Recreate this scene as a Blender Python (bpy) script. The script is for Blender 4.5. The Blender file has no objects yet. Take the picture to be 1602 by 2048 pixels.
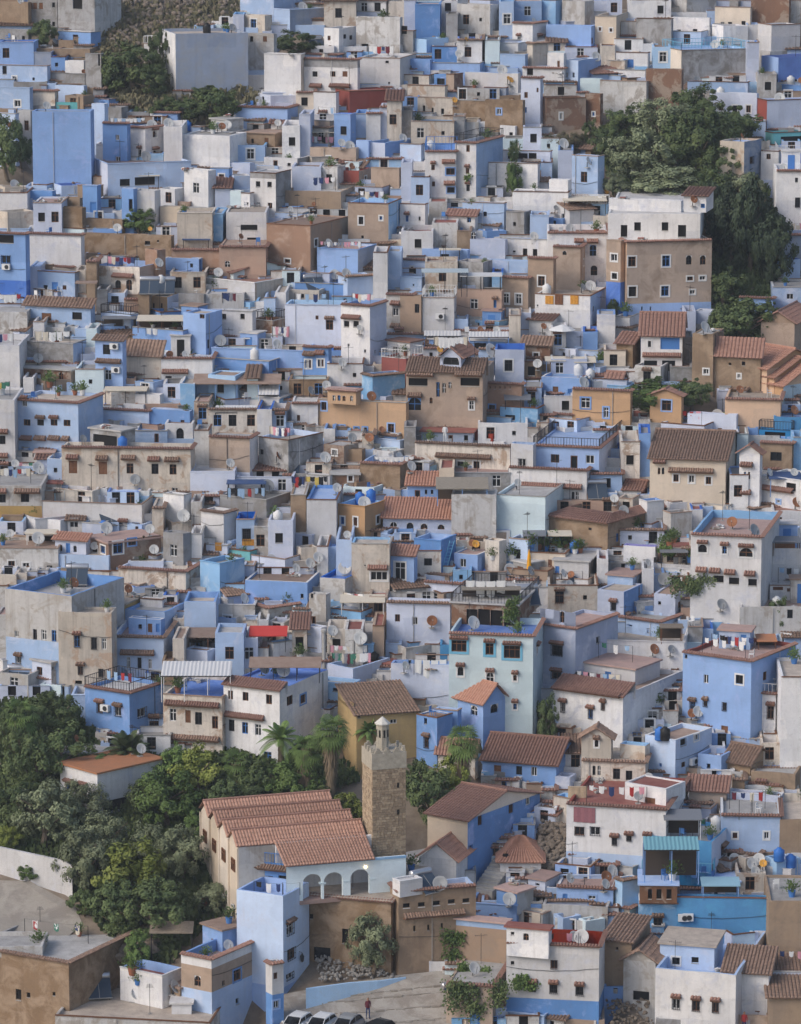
import bpy, math, random
from mathutils import Vector, Matrix
from mathutils.bvhtree import BVHTree
random.seed(7)
S = bpy.context.scene
R = math.radians
# ---------------------------------------------------------------- camera, light, exposure
PITCH, FPX, CAMH, SLOPE, Y0 = R(10.8), 8100.0, 97.5, 0.40, 300.0
cam = bpy.data.objects.new('camera', bpy.data.cameras.new('camera'))
S.collection.objects.link(cam); S.camera = cam
cam.location = (0, 0, CAMH); cam.rotation_euler = (math.pi/2 - PITCH, 0, 0)
cam.data.sensor_fit = 'HORIZONTAL'; cam.data.sensor_width = 36
cam.data.lens = FPX/1602*36; cam.data.clip_start = 5; cam.data.clip_end = 3000
SUN_EL, SUN_AZ = R(38), R(-58)      # azimuth: where the sun stands, measured from behind the camera toward the left
w = bpy.data.worlds.new('World'); S.world = w; w.use_nodes = True
nt = w.node_tree; bg = nt.nodes['Background']
sky = nt.nodes.new('ShaderNodeTexSky'); sky.sky_type = 'NISHITA'; sky.sun_disc = False
sdir = Vector((math.sin(SUN_AZ)*math.cos(SUN_EL), -math.cos(SUN_AZ)*math.cos(SUN_EL), math.sin(SUN_EL)))
sky.sun_elevation = SUN_EL; sky.sun_rotation = math.atan2(sdir.x, sdir.y)
sky.air_density = 1.0; sky.dust_density = 2.5; sky.ozone_density = 1.0
nt.links.new(sky.outputs[0], bg.inputs[0]); bg.inputs[1].default_value = 0.15
sl = bpy.data.lights.new('sun', 'SUN'); sl.energy = 1.45; sl.angle = R(32); sl.color = (1, .93, .85)
so = bpy.data.objects.new('sun', sl); S.collection.objects.link(so)
so.rotation_euler = sdir.to_track_quat('Z', 'Y').to_euler()
S.view_settings.view_transform = 'Standard'; S.view_settings.look = 'None'
S.view_settings.exposure = 0.22; S.view_settings.gamma = 1
S.render.resolution_x = 801; S.render.resolution_y = 1024
S.cycles.max_bounces = 5; S.cycles.diffuse_bounces = 3
# ---------------------------------------------------------------- pixel <-> place
CP, SP = math.cos(PITCH), math.sin(PITCH)
def ray(px, py):
    dx, dy = (px-801)/FPX, (1024-py)/FPX
    return Vector((dx, CP + dy*SP, -SP + dy*CP))
def ground_z(y): return SLOPE*(y-Y0)
def on_ground(px, py):
    d = ray(px, py); t = (CAMH + SLOPE*Y0)/(SLOPE*d.y - d.z)
    return Vector((t*d.x, t*d.y, CAMH + t*d.z))
def at_y(px, py, y):
    d = ray(px, py); t = y/d.y
    return Vector((t*d.x, y, CAMH + t*d.z))
def at_z(px, py, z):
    d = ray(px, py); t = (z-CAMH)/d.z
    return Vector((t*d.x, t*d.y, z))
def pix(p):
    D = p[1]*CP + (CAMH-p[2])*SP
    u = p[1]*SP - (CAMH-p[2])*CP
    return 801 + FPX*p[0]/D, 1024 - FPX*u/D
def scale_at(p): return FPX/(p[1]*CP + (CAMH-p[2])*SP)
# ---------------------------------------------------------------- materials
MATS = {}
def nodes(name):
    m = bpy.data.materials.new(name); m.use_nodes = True
    n = m.node_tree; b = n.nodes['Principled BSDF']; b.inputs['Specular IOR Level'].default_value = .2
    return m, n, b
def N(n, t, **k):
    x = n.nodes.new(t)
    for a, v in k.items():
        if a in x.inputs: x.inputs[a].default_value = v
        else: setattr(x, a, v)
    return x
def plain(name, col, rough=.7, metal=0, emit=None):
    if name in MATS: return MATS[name]
    m, n, b = nodes(name)
    b.inputs['Base Color'].default_value = (*col, 1); b.inputs['Roughness'].default_value = rough
    b.inputs['Metallic'].default_value = metal
    if emit:
        b.inputs['Emission Color'].default_value = (*emit[0], 1); b.inputs['Emission Strength'].default_value = emit[1]
    MATS[name] = m; return m
def plaster(name, col, dirt=(.22,.19,.16), amount=.3, patch=None, pamt=.0, rough=.9, bump=.25, streak=.5, pe=.15):
    """painted plaster: broad tone drift, vertical run-off streaks, worn patches of another coat, fine relief"""
    if name in MATS: return MATS[name]
    m, n, b = nodes(name); L = n.links.new
    b.inputs['Roughness'].default_value = rough
    tc = N(n, 'ShaderNodeTexCoord'); oi = N(n, 'ShaderNodeObjectInfo')
    mul = N(n, 'ShaderNodeMath', operation='MULTIPLY'); mul.inputs[1].default_value = 731.0; L(oi.outputs['Random'], mul.inputs[0])
    add = N(n, 'ShaderNodeVectorMath', operation='ADD'); L(tc.outputs['Object'], add.inputs[0]); L(mul.outputs[0], add.inputs[1])
    n1 = N(n, 'ShaderNodeTexNoise', Scale=.35, Detail=6, Roughness=.62); L(add.outputs[0], n1.inputs['Vector'])
    mp = N(n, 'ShaderNodeMapping'); mp.inputs['Scale'].default_value = (2.6, 2.6, .16); L(add.outputs[0], mp.inputs['Vector'])
    n2 = N(n, 'ShaderNodeTexNoise', Scale=1.0, Detail=7, Roughness=.65); L(mp.outputs[0], n2.inputs['Vector'])
    n3 = N(n, 'ShaderNodeTexNoise', Scale=2.6, Detail=8, Roughness=.7); L(add.outputs[0], n3.inputs['Vector'])
    hs = N(n, 'ShaderNodeHueSaturation'); hs.inputs['Color'].default_value = (*col, 1)
    v = N(n, 'ShaderNodeMapRange'); v.inputs['To Min'].default_value = .80; v.inputs['To Max'].default_value = 1.12
    L(oi.outputs['Random'], v.inputs['Value']); L(v.outputs[0], hs.inputs['Value'])
    s = N(n, 'ShaderNodeMapRange'); s.inputs['To Min'].default_value = 1.25; s.inputs['To Max'].default_value = .85
    L(oi.outputs['Random'], s.inputs['Value']); L(s.outputs[0], hs.inputs['Saturation'])
    tone = N(n, 'ShaderNodeMapRange'); tone.inputs['From Min'].default_value = .3; tone.inputs['From Max'].default_value = .7
    tone.inputs['To Min'].default_value = .86; tone.inputs['To Max'].default_value = 1.08; L(n1.outputs[0], tone.inputs['Value'])
    mx0 = N(n, 'ShaderNodeVectorMath', operation='SCALE'); L(hs.outputs[0], mx0.inputs[0]); L(tone.outputs[0], mx0.inputs['Scale'])
    last = mx0.outputs[0]
    # areas repainted or re-rendered at different times: large ragged panels of slightly different tone
    sp = N(n, 'ShaderNodeSeparateXYZ'); nd = N(n, 'ShaderNodeTexNoise', Scale=.9, Detail=4); L(add.outputs[0], nd.inputs['Vector'])
    ds = N(n, 'ShaderNodeVectorMath', operation='MULTIPLY_ADD'); L(nd.outputs['Color'], ds.inputs[0]); ds.inputs[1].default_value = (.7, .7, .5); L(add.outputs[0], ds.inputs[2]); L(ds.outputs[0], sp.inputs[0])
    sm = N(n, 'ShaderNodeMath', operation='ADD'); L(sp.outputs[0], sm.inputs[0]); L(sp.outputs[1], sm.inputs[1]); cbx = N(n, 'ShaderNodeCombineXYZ'); L(sm.outputs[0], cbx.inputs[0]); L(sp.outputs[2], cbx.inputs[1])
    bk = N(n, 'ShaderNodeTexBrick', Scale=1.0); L(cbx.outputs[0], bk.inputs['Vector']); bk.inputs['Brick Width'].default_value = 3.3; bk.inputs['Row Height'].default_value = 1.9; bk.inputs['Mortar Size'].default_value = .02; bk.inputs['Mortar Smooth'].default_value = .8
    bk.inputs['Color1'].default_value = (.90, .91, .93, 1); bk.inputs['Color2'].default_value = (1.07, 1.06, 1.05, 1); bk.inputs['Mortar'].default_value = (.93, .93, .93, 1)
    ml = N(n, 'ShaderNodeVectorMath', operation='MULTIPLY'); L(last, ml.inputs[0]); L(bk.outputs[0], ml.inputs[1]); last = ml.outputs[0]
    if patch:
        r = N(n, 'ShaderNodeMapRange'); r.inputs['From Min'].default_value = .655-pe/2-pamt*.35; r.inputs['From Max'].default_value = .655+pe/2-pamt*.35
        nn = N(n, 'ShaderNodeTexNoise', Scale=.55, Detail=9, Roughness=.68, Distortion=.6); L(add.outputs[0], nn.inputs['Vector']); L(nn.outputs[0], r.inputs['Value'])
        mx = N(n, 'ShaderNodeMix', data_type='RGBA'); L(r.outputs[0], mx.inputs[0]); L(last, mx.inputs[6]); mx.inputs[7].default_value = (*patch, 1); last = mx.outputs[2]
    r = N(n, 'ShaderNodeMapRange'); r.inputs['From Min'].default_value = .50; r.inputs['From Max'].default_value = .82; r.inputs['To Max'].default_value = amount*streak*2
    L(n2.outputs[0], r.inputs['Value'])
    mx = N(n, 'ShaderNodeMix', data_type='RGBA'); L(r.outputs[0], mx.inputs[0]); L(last, mx.inputs[6]); mx.inputs[7].default_value = (*dirt, 1); last = mx.outputs[2]
    r = N(n, 'ShaderNodeMapRange'); r.inputs['From Min'].default_value = .52; r.inputs['From Max'].default_value = .78; r.inputs['To Max'].default_value = amount
    L(n3.outputs[0], r.inputs['Value'])
    mx = N(n, 'ShaderNodeMix', data_type='RGBA'); L(r.outputs[0], mx.inputs[0]); L(last, mx.inputs[6]); mx.inputs[7].default_value = (*dirt, 1); last = mx.outputs[2]
    L(last, b.inputs['Base Color'])
    bp = N(n, 'ShaderNodeBump', Strength=bump, Distance=.12); L(n3.outputs[0], bp.inputs['Height']); L(bp.outputs[0], b.inputs['Normal'])
    MATS[name] = m; return m
def masonry(name, c1, c2, mortar, sx, sz, bump=.5, rough=.9):
    if name in MATS: return MATS[name]
    m, n, b = nodes(name); L = n.links.new; b.inputs['Roughness'].default_value = rough
    tc = N(n, 'ShaderNodeTexCoord'); sep = N(n, 'ShaderNodeSeparateXYZ'); L(tc.outputs['Object'], sep.inputs[0])
    ad = N(n, 'ShaderNodeMath', operation='ADD'); L(sep.outputs[0], ad.inputs[0]); L(sep.outputs[1], ad.inputs[1])
    cb = N(n, 'ShaderNodeCombineXYZ'); L(ad.outputs[0], cb.inputs[0]); L(sep.outputs[2], cb.inputs[1])
    br = N(n, 'ShaderNodeTexBrick', Scale=1.0); L(cb.outputs[0], br.inputs['Vector'])
    br.inputs['Color1'].default_value = (*c1, 1); br.inputs['Color2'].default_value = (*c2, 1); br.inputs['Mortar'].default_value = (*mortar, 1)
    br.inputs['Brick Width'].default_value = sx; br.inputs['Row Height'].default_value = sz; br.inputs['Mortar Size'].default_value = sz*.14
    n1 = N(n, 'ShaderNodeTexNoise', Scale=1.3, Detail=9, Roughness=.75); L(tc.outputs['Object'], n1.inputs['Vector'])
    r = N(n, 'ShaderNodeMapRange'); r.inputs['From Min'].default_value = .3; r.inputs['From Max'].default_value = .7; r.inputs['To Min'].default_value = .65; r.inputs['To Max'].default_value = 1.3; L(n1.outputs[0], r.inputs['Value'])
    sc = N(n, 'ShaderNodeVectorMath', operation='SCALE'); L(br.outputs[0], sc.inputs[0]); L(r.outputs[0], sc.inputs['Scale']); L(sc.outputs[0], b.inputs['Base Color'])
    bp = N(n, 'ShaderNodeBump', Strength=bump, Distance=.08); L(n1.outputs[0], bp.inputs['Height']); L(bp.outputs[0], b.inputs['Normal'])
    MATS[name] = m; return m
def mottled(name, c1, c2, scale=3., rough=.85, bump=.3, lo=.35, hi=.65, detail=6):
    if name in MATS: return MATS[name]
    m, n, b = nodes(name); L = n.links.new; b.inputs['Roughness'].default_value = rough
    tc = N(n, 'ShaderNodeTexCoord'); oi = N(n, 'ShaderNodeObjectInfo')
    mul = N(n, 'ShaderNodeMath', operation='MULTIPLY'); mul.inputs[1].default_value = 311.0; L(oi.outputs['Random'], mul.inputs[0])
    add = N(n, 'ShaderNodeVectorMath', operation='ADD'); L(tc.outputs['Object'], add.inputs[0]); L(mul.outputs[0], add.inputs[1])
    n1 = N(n, 'ShaderNodeTexNoise', Scale=scale, Detail=detail, Roughness=.7); L(add.outputs[0], n1.inputs['Vector'])
    r = N(n, 'ShaderNodeMapRange'); r.inputs['From Min'].default_value = lo; r.inputs['From Max'].default_value = hi; L(n1.outputs[0], r.inputs['Value'])
    mx = N(n, 'ShaderNodeMix', data_type='RGBA'); L(r.outputs[0], mx.inputs[0]); mx.inputs[6].default_value = (*c1, 1); mx.inputs[7].default_value = (*c2, 1)
    hs = N(n, 'ShaderNodeHueSaturation'); L(mx.outputs[2], hs.inputs['Color'])
    v = N(n, 'ShaderNodeMapRange'); v.inputs['To Min'].default_value = .8; v.inputs['To Max'].default_value = 1.2; L(oi.outputs['Random'], v.inputs['Value']); L(v.outputs[0], hs.inputs['Value'])
    L(hs.outputs[0], b.inputs['Base Color'])
    if bump:
        bp = N(n, 'ShaderNodeBump', Strength=bump, Distance=.1); L(n1.outputs[0], bp.inputs['Height']); L(bp.outputs[0], b.inputs['Normal'])
    MATS[name] = m; return m
PL = {  # wall coats: code -> (word, colour, keywords)
 'w': ('white', (.72,.71,.71), dict(amount=.32, patch=(.55,.56,.62), pamt=.15)),
 'v': ('weathered white', (.57,.56,.55), dict(amount=.5, patch=(.38,.35,.32), pamt=.3, streak=.8, pe=.06)),
 'c': ('stained cream', (.66,.60,.53), dict(amount=.5, patch=(.44,.33,.25), pamt=.25, streak=.8, pe=.05)),
 'e': ('cream', (.66,.57,.47), dict(amount=.14)),
 'g': ('grey cement', (.38,.38,.39), dict(amount=.45, patch=(.22,.21,.20), pamt=.4, streak=.8)),
 'k': ('brown earthen', (.27,.195,.135), dict(amount=.35, patch=(.34,.25,.175), pamt=.4, dirt=(.13,.10,.08))),
 'm': ('bare brick', (.22,.13,.09), dict(amount=.35, patch=(.32,.25,.20), pamt=.4, pe=.05, dirt=(.12,.09,.08))),
 't': ('tan', (.42,.32,.25), dict(amount=.25, patch=(.31,.235,.18), pamt=.25)),
 'h': ('pinkish tan', (.42,.29,.225), dict(amount=.2, patch=(.45,.33,.26), pamt=.25)),
 'o': ('peach', (.60,.40,.26), dict(amount=.12)),
 'O': ('orange ochre', (.50,.31,.17), dict(amount=.22)),
 'y': ('yellow ochre', (.48,.35,.18), dict(amount=.3)),
 'r': ('dark red', (.27,.065,.05), dict(amount=.2)),
 'b': ('blue', (.245,.39,.68), dict(amount=.24, patch=(.33,.43,.72), pamt=.1, dirt=(.20,.24,.38))),
 'd': ('deep blue', (.085,.19,.56), dict(amount=.14, patch=(.16,.28,.62), pamt=.2, dirt=(.08,.12,.25))),
 'p': ('pale blue', (.44,.56,.76), dict(amount=.26, patch=(.52,.58,.72), pamt=.15, dirt=(.32,.34,.42))),
 'l': ('pale lilac', (.55,.60,.73), dict(amount=.26, patch=(.60,.62,.70), pamt=.15, dirt=(.33,.34,.40))),
 'q': ('pale aqua', (.66,.77,.81), dict(amount=.12, patch=(.62,.72,.76), pamt=.1, dirt=(.34,.38,.40))),
 'a': ('sky blue', (.30,.50,.74), dict(amount=.14, patch=(.42,.56,.72), pamt=.2, dirt=(.25,.33,.42))),
 's': ('strong sky blue', (.06,.25,.50), dict(amount=.12, patch=(.10,.32,.56), pamt=.2, dirt=(.08,.15,.25))),
 'u': ('grey blue', (.27,.33,.45), dict(amount=.3, patch=(.33,.36,.42), pamt=.35, dirt=(.2,.2,.23))),
 'n': ('turquoise', (.22,.50,.52), dict(amount=.2, dirt=(.2,.3,.3))),
 'V': ('violet blue', (.28,.27,.56), dict(amount=.15, dirt=(.2,.2,.35))),
}
def coat(c):
    wd, col, kw = PL[c]; return plaster('plaster_'+wd.replace(' ', '_'), col, **kw)
RF = {'g': ('grey', (.30,.29,.28), (.42,.41,.40)), 'w': ('pale', (.55,.54,.53), (.40,.38,.37)), 'c': ('beige', (.50,.43,.36), (.34,.29,.25)),
      'p': ('pink', (.46,.31,.27), (.36,.26,.23)), 'r': ('red', (.26,.09,.075), (.33,.15,.12)), 'b': ('blue', (.28,.42,.70), (.42,.52,.72)),
      'k': ('brown', (.26,.18,.14), (.34,.25,.20)), 'd': ('deep blue', (.09,.2,.55), (.2,.3,.6)), 'a': ('sky blue', (.3,.48,.66), (.42,.56,.68)), 'o': ('orange', (.50,.22,.11), (.42,.20,.11)), 'G': ('dark grey', (.12,.12,.12), (.18,.17,.16))}
def roofmat(c):
    wd, a, b_ = RF[c]; return mottled('roof_'+wd.replace(' ', '_'), a, b_, 1.1, bump=.2)
GLASS = plain('dark_glass', (.015,.017,.02), .25)
HOLE = plain('dark_interior', (.012,.011,.011), .9)  # near-black colour painted in for the unlit space behind openings
IRON = plain('iron', (.035,.035,.04), .6)
WOOD = mottled('brown_wood', (.13,.06,.035), (.20,.10,.055), 6)
OLDWOOD = mottled('old_wood', (.20,.16,.12), (.30,.25,.20), 6)
WHITE = plain('white_paint', (.66,.66,.66), .6)
BLUE = plain('blue_paint', (.07,.20,.50), .6)
AQUA = plain('aqua_paint', (.16,.42,.60), .6)
CONC = mottled('bare_concrete', (.30,.29,.28), (.40,.39,.37), 3)
TILE = mottled('clay_tile', (.21,.115,.09), (.34,.20,.155), 3.2, bump=0, lo=.3, hi=.7)
TILE2 = mottled('red_clay_tile', (.34,.17,.12), (.44,.25,.18), 3.2, bump=0, lo=.3, hi=.7)
TILEOLD = mottled('old_clay_tile', (.16,.11,.085), (.32,.21,.155), 3.2, bump=0, lo=.35, hi=.65)
TILES = {'T': TILE, 'U': TILE2, 'Q': TILEOLD}
# ---------------------------------------------------------------- mesh building
class MB:
    def __init__(s): s.v = []; s.f = []; s.m = []; s.mats = []
    def mi(s, mat):
        if mat not in s.mats: s.mats.append(mat)
        return s.mats.index(mat)
    def quad(s, a, b, c, d, mat=None):
        i = len(s.v); s.v += [tuple(a), tuple(b), tuple(c), tuple(d)]; s.f.append((i, i+1, i+2, i+3)); s.m.append(s.mi(mat))
    def poly(s, pts, mat=None):
        i = len(s.v); s.v += [tuple(p) for p in pts]; s.f.append(tuple(range(i, i+len(pts)))); s.m.append(s.mi(mat))
    def box(s, x0, x1, y0, y1, z0, z1, mat=None, M=None):
        P = [Vector(p) for p in ((x0,y0,z0),(x1,y0,z0),(x1,y1,z0),(x0,y1,z0),(x0,y0,z1),(x1,y0,z1),(x1,y1,z1),(x0,y1,z1))]
        if M is not None: P = [M @ p for p in P]
        i = len(s.v); s.v += [tuple(p) for p in P]; k = s.mi(mat)
        for f in ((3,2,1,0),(4,5,6,7),(0,1,5,4),(1,2,6,5),(2,3,7,6),(3,0,4,7)): s.f.append(tuple(i+q for q in f)); s.m.append(k)
    def bar(s, a, b, r, mat=None, sides=4, r2=None):
        a, b = Vector(a), Vector(b); d = (b-a)
        if d.length < 1e-6: return
        q = d.to_track_quat('Z', 'Y'); i = len(s.v); k = s.mi(mat); r2 = r if r2 is None else r2
        for P, rr in ((a, r), (b, r2)):
            for j in range(sides):
                t = 2*math.pi*(j+.5)/sides; s.v.append(tuple(P + q @ Vector((math.cos(t)*rr, math.sin(t)*rr, 0))))
        for j in range(sides):
            s.f.append((i+j, i+(j+1) % sides, i+sides+(j+1) % sides, i+sides+j)); s.m.append(k)
        s.f.append(tuple(i+j for j in reversed(range(sides)))); s.m.append(k)
        s.f.append(tuple(i+sides+j for j in range(sides))); s.m.append(k)
    def lathe(s, prof, mat=None, n=12, M=None):
        i = len(s.v); k = s.mi(mat)
        for r, z in prof:
            for j in range(n):
                p = Vector((math.cos(2*math.pi*j/n)*r, math.sin(2*math.pi*j/n)*r, z)); s.v.append(tuple(M @ p if M is not None else p))
        for a in range(len(prof)-1):
            for j in range(n): s.f.append((i+a*n+j, i+a*n+(j+1) % n, i+(a+1)*n+(j+1) % n, i+(a+1)*n+j)); s.m.append(k)
    def mesh(s, name, smooth=False):
        me = bpy.data.meshes.new(name); me.from_pydata(s.v, [], s.f)
        for m in s.mats: me.materials.append(m)
        me.polygons.foreach_set('material_index', s.m)
        if smooth: me.polygons.foreach_set('use_smooth', [True]*len(s.f))
        me.update(); return me
COL = S.collection
def link(name, data, parent=None, loc=(0,0,0), rz=0, mat=None, **props):
    o = bpy.data.objects.new(name, data); COL.objects.link(o); o.parent = parent
    o.location = loc
    if rz: o.rotation_euler = (0, 0, rz)
    for k, v in props.items(): o[k] = v
    return o
THINGS = []      # (object, label head, category, group, pixel anchor) labelled at the end
def thing(name, head, cat, loc, rz=0, group=None, data=None, anchor=None, full=None):
    o = link(name, data, None, loc, rz); o['category'] = cat
    if group: o['group'] = group
    THINGS.append([o, head, anchor or pix(loc), full]); return o
BV, BF = [], []   # collected solid surfaces, to stand things on
def collect(mb, off):
    i = len(BV); off = Vector(off)
    BV.extend(Vector(v)+off for v in mb.v); BF.extend(tuple(i+q for q in f) for f in mb.f)
# ---------------------------------------------------------------- clay tiles
def tiles(mb, A, B, C, D, mat, pitch=.27, course=.42, jit=.012):
    """ribbed clay tiles over the slope A-B (eave) to D-C (ridge)"""
    A, B, C, D = map(Vector, (A, B, C, D)); nrm = (B-A).cross(D-A)
    if nrm.length < 1e-6: return
    nrm.normalize()
    if nrm.z < 0: nrm = -nrm
    n = max(2, int(max((B-A).length, (C-D).length)/pitch)); m = max(1, int((D-A).length/course))
    if n*m > 5000: m = max(1, 5000//n)
    k = mb.mi(mat); prof = [(0, 0), (.28, .085), (.72, .085), (1.0, 0)]
    for j in range(m):
        t0, t1 = j/m, min(1, (j+1.12)/m)
        for i in range(n):
            l = random.uniform(-jit, jit); q = len(mb.v)
            for t, lift in ((t0, .045), (t1, 0)):
                a = A.lerp(D, t); b = B.lerp(C, t)
                for s_, h in prof:
                    mb.v.append(tuple(a.lerp(b, (i+s_*.98)/n) + nrm*(h+lift+l+.02)))
            for e in range(3): mb.f.append((q+e, q+e+1, q+4+e+1, q+4+e)); mb.m.append(k)
            if j == 0: mb.f.append((q, q+3, q+2, q+1)); mb.m.append(k)
    mb.quad(A, D, C, B, mat)
def tile_strip(name, L, depth, rise, mat, parent, loc, rz, cache={}):
    """narrow tiled canopy: local x along wall, -y outwards"""
    key = (round(L*5)/5, depth, rise, mat.name)
    if key not in cache:
        mb = MB(); l = key[0]/2
        tiles(mb, (-l, -depth, 0), (l, -depth, 0), (l, 0, rise), (-l, 0, rise), mat, pitch=.22, course=.3)
        mb.box(-l, l, -depth*.8, 0, -.10, -.02, WOOD)
        cache[key] = mb.mesh('tile_canopy')
    return link(name, cache[key], parent, loc, rz)
# ---------------------------------------------------------------- windows
FR = {'w': WHITE, 'k': WOOD, 'i': IRON, 'b': BLUE, 'a': AQUA}
def arch_pts(w, h, n=8, point=False):
    r = w/2; hs = h/2 - r*(1.25 if point else 1); pts = []
    for i in range(n+1):
        t = math.pi*i/n; x = math.cos(t)*r; z = math.sin(t)*r*(1.25 if point else 1)
        if point: z += .12*w*(1-abs(math.cos(t)))
        pts.append((x, hs+z))
    return pts
def window_mesh(kind, w, h, fm, cache={}):
    """parts in local frame: x along wall, +y into the wall, z up, centred on the opening; list of (name, mesh)"""
    key = (kind, round(w, 1), round(h, 1), fm)
    if key in cache: return cache[key]
    w, h = max(.25, key[1]), max(.3, key[2]); W, H = w/2, h/2; F = FR[fm]; out = []
    g = MB(); g.quad((-W, .17, -H), (W, .17, -H), (W, .17, H), (-W, .17, H), HOLE if kind in 'bs' else GLASS); out.append(('pane', g.mesh('pane')))  # bare openings have no glass: a near-black sheet paints the shade inside
    f = MB(); t = .055
    if kind in 'wvyWg':
        f.box(-W, -W+t, .08, .165, -H, H, F); f.box(W-t, W, .08, .165, -H, H, F); f.box(-W+t, W-t, .08, .165, -H, -H+t, F); f.box(-W+t, W-t, .08, .165, H-t, H, F)
        for i in range(1, 2 if w < 1.3 else 3):
            x = -W + w*i/(2 if w < 1.3 else 3); f.box(x-t*.5, x+t*.5, .09, .16, -H+t, H-t, F)
        if h > .8: f.box(-W+t, W-t, .095, .155, h*.15, h*.15+t, F)
    elif kind == 'b': f.box(-W, W, -.04, .1, -H-.06, -H, CONC)
    elif kind == 's': f.box(-W, W, -.02, .1, -H-.04, -H, CONC)
    elif kind in 'amM':
        pts = arch_pts(w, h, point=kind == 'M'); k = WHITE if fm != 'b' else coat('b')
        P = [(W, H)] + [(W, pts[0][1])] + pts[1:-1] + [(-W, pts[-1][1])] + [(-W, H)]
        mid = len(pts)//2
        for side in (1, -1):
            seg = [p for p in pts if p[0]*side >= -1e-6]
            if side < 0: seg = seg[::-1]
            for a, b_ in zip(seg[:-1], seg[1:]):
                f.quad((a[0], .03, a[1]), (b_[0], .03, b_[1]), (b_[0], .03, H), (a[0], .03, H), k)
                f.quad((a[0], .03, a[1]), (a[0], .15, a[1]), (b_[0], .15, b_[1]), (b_[0], .03, b_[1]), k)
        f.box(-.025, .025, .1, .16, -H, H*.9, F)
        f.box(-W, W, .1, .16, -t/2, t/2, F)
    elif kind == 'r':
        f.box(-W, -.01, .05, .12, -H, H, WOOD); f.box(.01, W, .05, .12, -H, H, WOOD)
        for i in range(6): f.box(-W+.05, W-.05, .035, .05, -H+h*(i+.3)/6, -H+h*(i+.6)/6, WOOD)
    elif kind in 'dD':
        F = WOOD if kind == 'd' else BLUE
        f.box(-W, -W+.08, .02, .14, -H, H, F); f.box(W-.08, W, .02, .14, -H, H, F); f.box(-W+.08, W-.08, .02, .14, H-.08, H, F)
        if kind == 'D' or fm == 'k': f.box(-W+.08, W-.08, .08, .13, -H, H-.08, F)
    elif kind == 'l': f.box(-W, W, -.02, .1, -H-.05, -H, WHITE)
    out.insert(0, ('window_frame' if kind not in 'dD' else 'door_leaf', f.mesh('frame')))
    if kind in 'vyW' or (kind in 'mM' and True):
        s = MB(); k = {'v': WHITE, 'y': coat('b'), 'W': AQUA, 'm': AQUA if fm == 'a' else WHITE, 'M': AQUA if fm == 'a' else WHITE}[kind]; b_ = .13 if kind != 'W' else .2
        s.box(-W-b_, -W, -.04, .04, -H-b_, H+b_, k); s.box(W, W+b_, -.04, .04, -H-b_, H+b_, k)
        s.box(-W, W, -.04, .04, -H-b_, -H, k); s.box(-W, W, -.04, .04, H, H+b_, k)
        out.append(('surround', s.mesh('surround')))
    if kind == 'g':
        s = MB()
        for i in range(5):
            x = -W + w*i/4; s.box(x-.014, x+.014, -.12, -.095, -H-.05, H+.05, IRON)
        for z in (-H, 0, H): s.box(-W, W, -.125, -.1, z-.014, z+.014, IRON); 
        for x in (-W, W):
            for z in (-H, H): s.box(x-.015, x+.015, -.12, .0, z-.015, z+.015, IRON)
        out.append(('grille', s.mesh('grille')))
    cache[key] = out; return out
from mathutils import noise as mnoise
def wob(x, y): return .075*mnoise.noise(Vector((x*.55, y*.55, 3.3))) + .03*mnoise.noise(Vector((x*2.1, y*2.1, 9.)))
def facade(mb, O, e, n, L, z0, z1, holes, matf, ox=0, oy=0):
    """wall face with real openings; O ground-level start, e along, n outward; matf(z)->material; reveals .18 deep"""
    us = {0.0, L}; zs = {z0, z1}
    for h in holes: us |= {h[0], h[1]}; zs |= {h[2], h[3]}
    zs |= {z for z in matf.breaks if z0 < z < z1}
    us = sorted(us); zs = sorted(zs)
    P = lambda u, z, d=0: (O[0]+e[0]*u-n[0]*d, O[1]+e[1]*u-n[1]*d, z)
    inh = lambda u, z: any(h[0] < u < h[1] and h[2] < z < h[3] for h in holes)
    for j in range(len(zs)-1):
        zm = (zs[j]+zs[j+1])/2; i = 0
        while i < len(us)-1:
            if inh((us[i]+us[i+1])/2, zm): i += 1; continue
            k = i+1
            while k < len(us)-1 and not inh((us[k]+us[k+1])/2, zm): k += 1
            if j == len(zs)-2:
                m_ = max(1, int((us[k]-us[i])/1.1)); w3 = lambda u: P(u, z1+wob(P(u, 0)[0]+ox, P(u, 0)[1]+oy))
                for q in range(m_):
                    ua, ub = us[i]+(us[k]-us[i])*q/m_, us[i]+(us[k]-us[i])*(q+1)/m_; mb.quad(P(ua, zs[j]), P(ub, zs[j]), w3(ub), w3(ua), matf(zm))
            else: mb.quad(P(us[i], zs[j]), P(us[k], zs[j]), P(us[k], zs[j+1]), P(us[i], zs[j+1]), matf(zm))
            i = k
    for a, b, c, d in holes:
        m = matf((c+d)/2); D = .18
        mb.quad(P(a, c), P(b, c), P(b, c, D), P(a, c, D), m); mb.quad(P(a, d, D), P(b, d, D), P(b, d), P(a, d), m)
        mb.quad(P(a, c), P(a, c, D), P(a, d, D), P(a, d), m); mb.quad(P(b, c, D), P(b, c), P(b, d), P(b, d, D), m)
class Bands:
    def __init__(s, main, lo=None, hi=None):
        s.main, s.lo, s.hi = main, lo, hi; s.breaks = [x[0] for x in (lo, hi) if x]
    def __call__(s, z):
        if s.lo and z < s.lo[0]: return s.lo[1]
        if s.hi and z > s.hi[0]: return s.hi[1]
        return s.main
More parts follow.
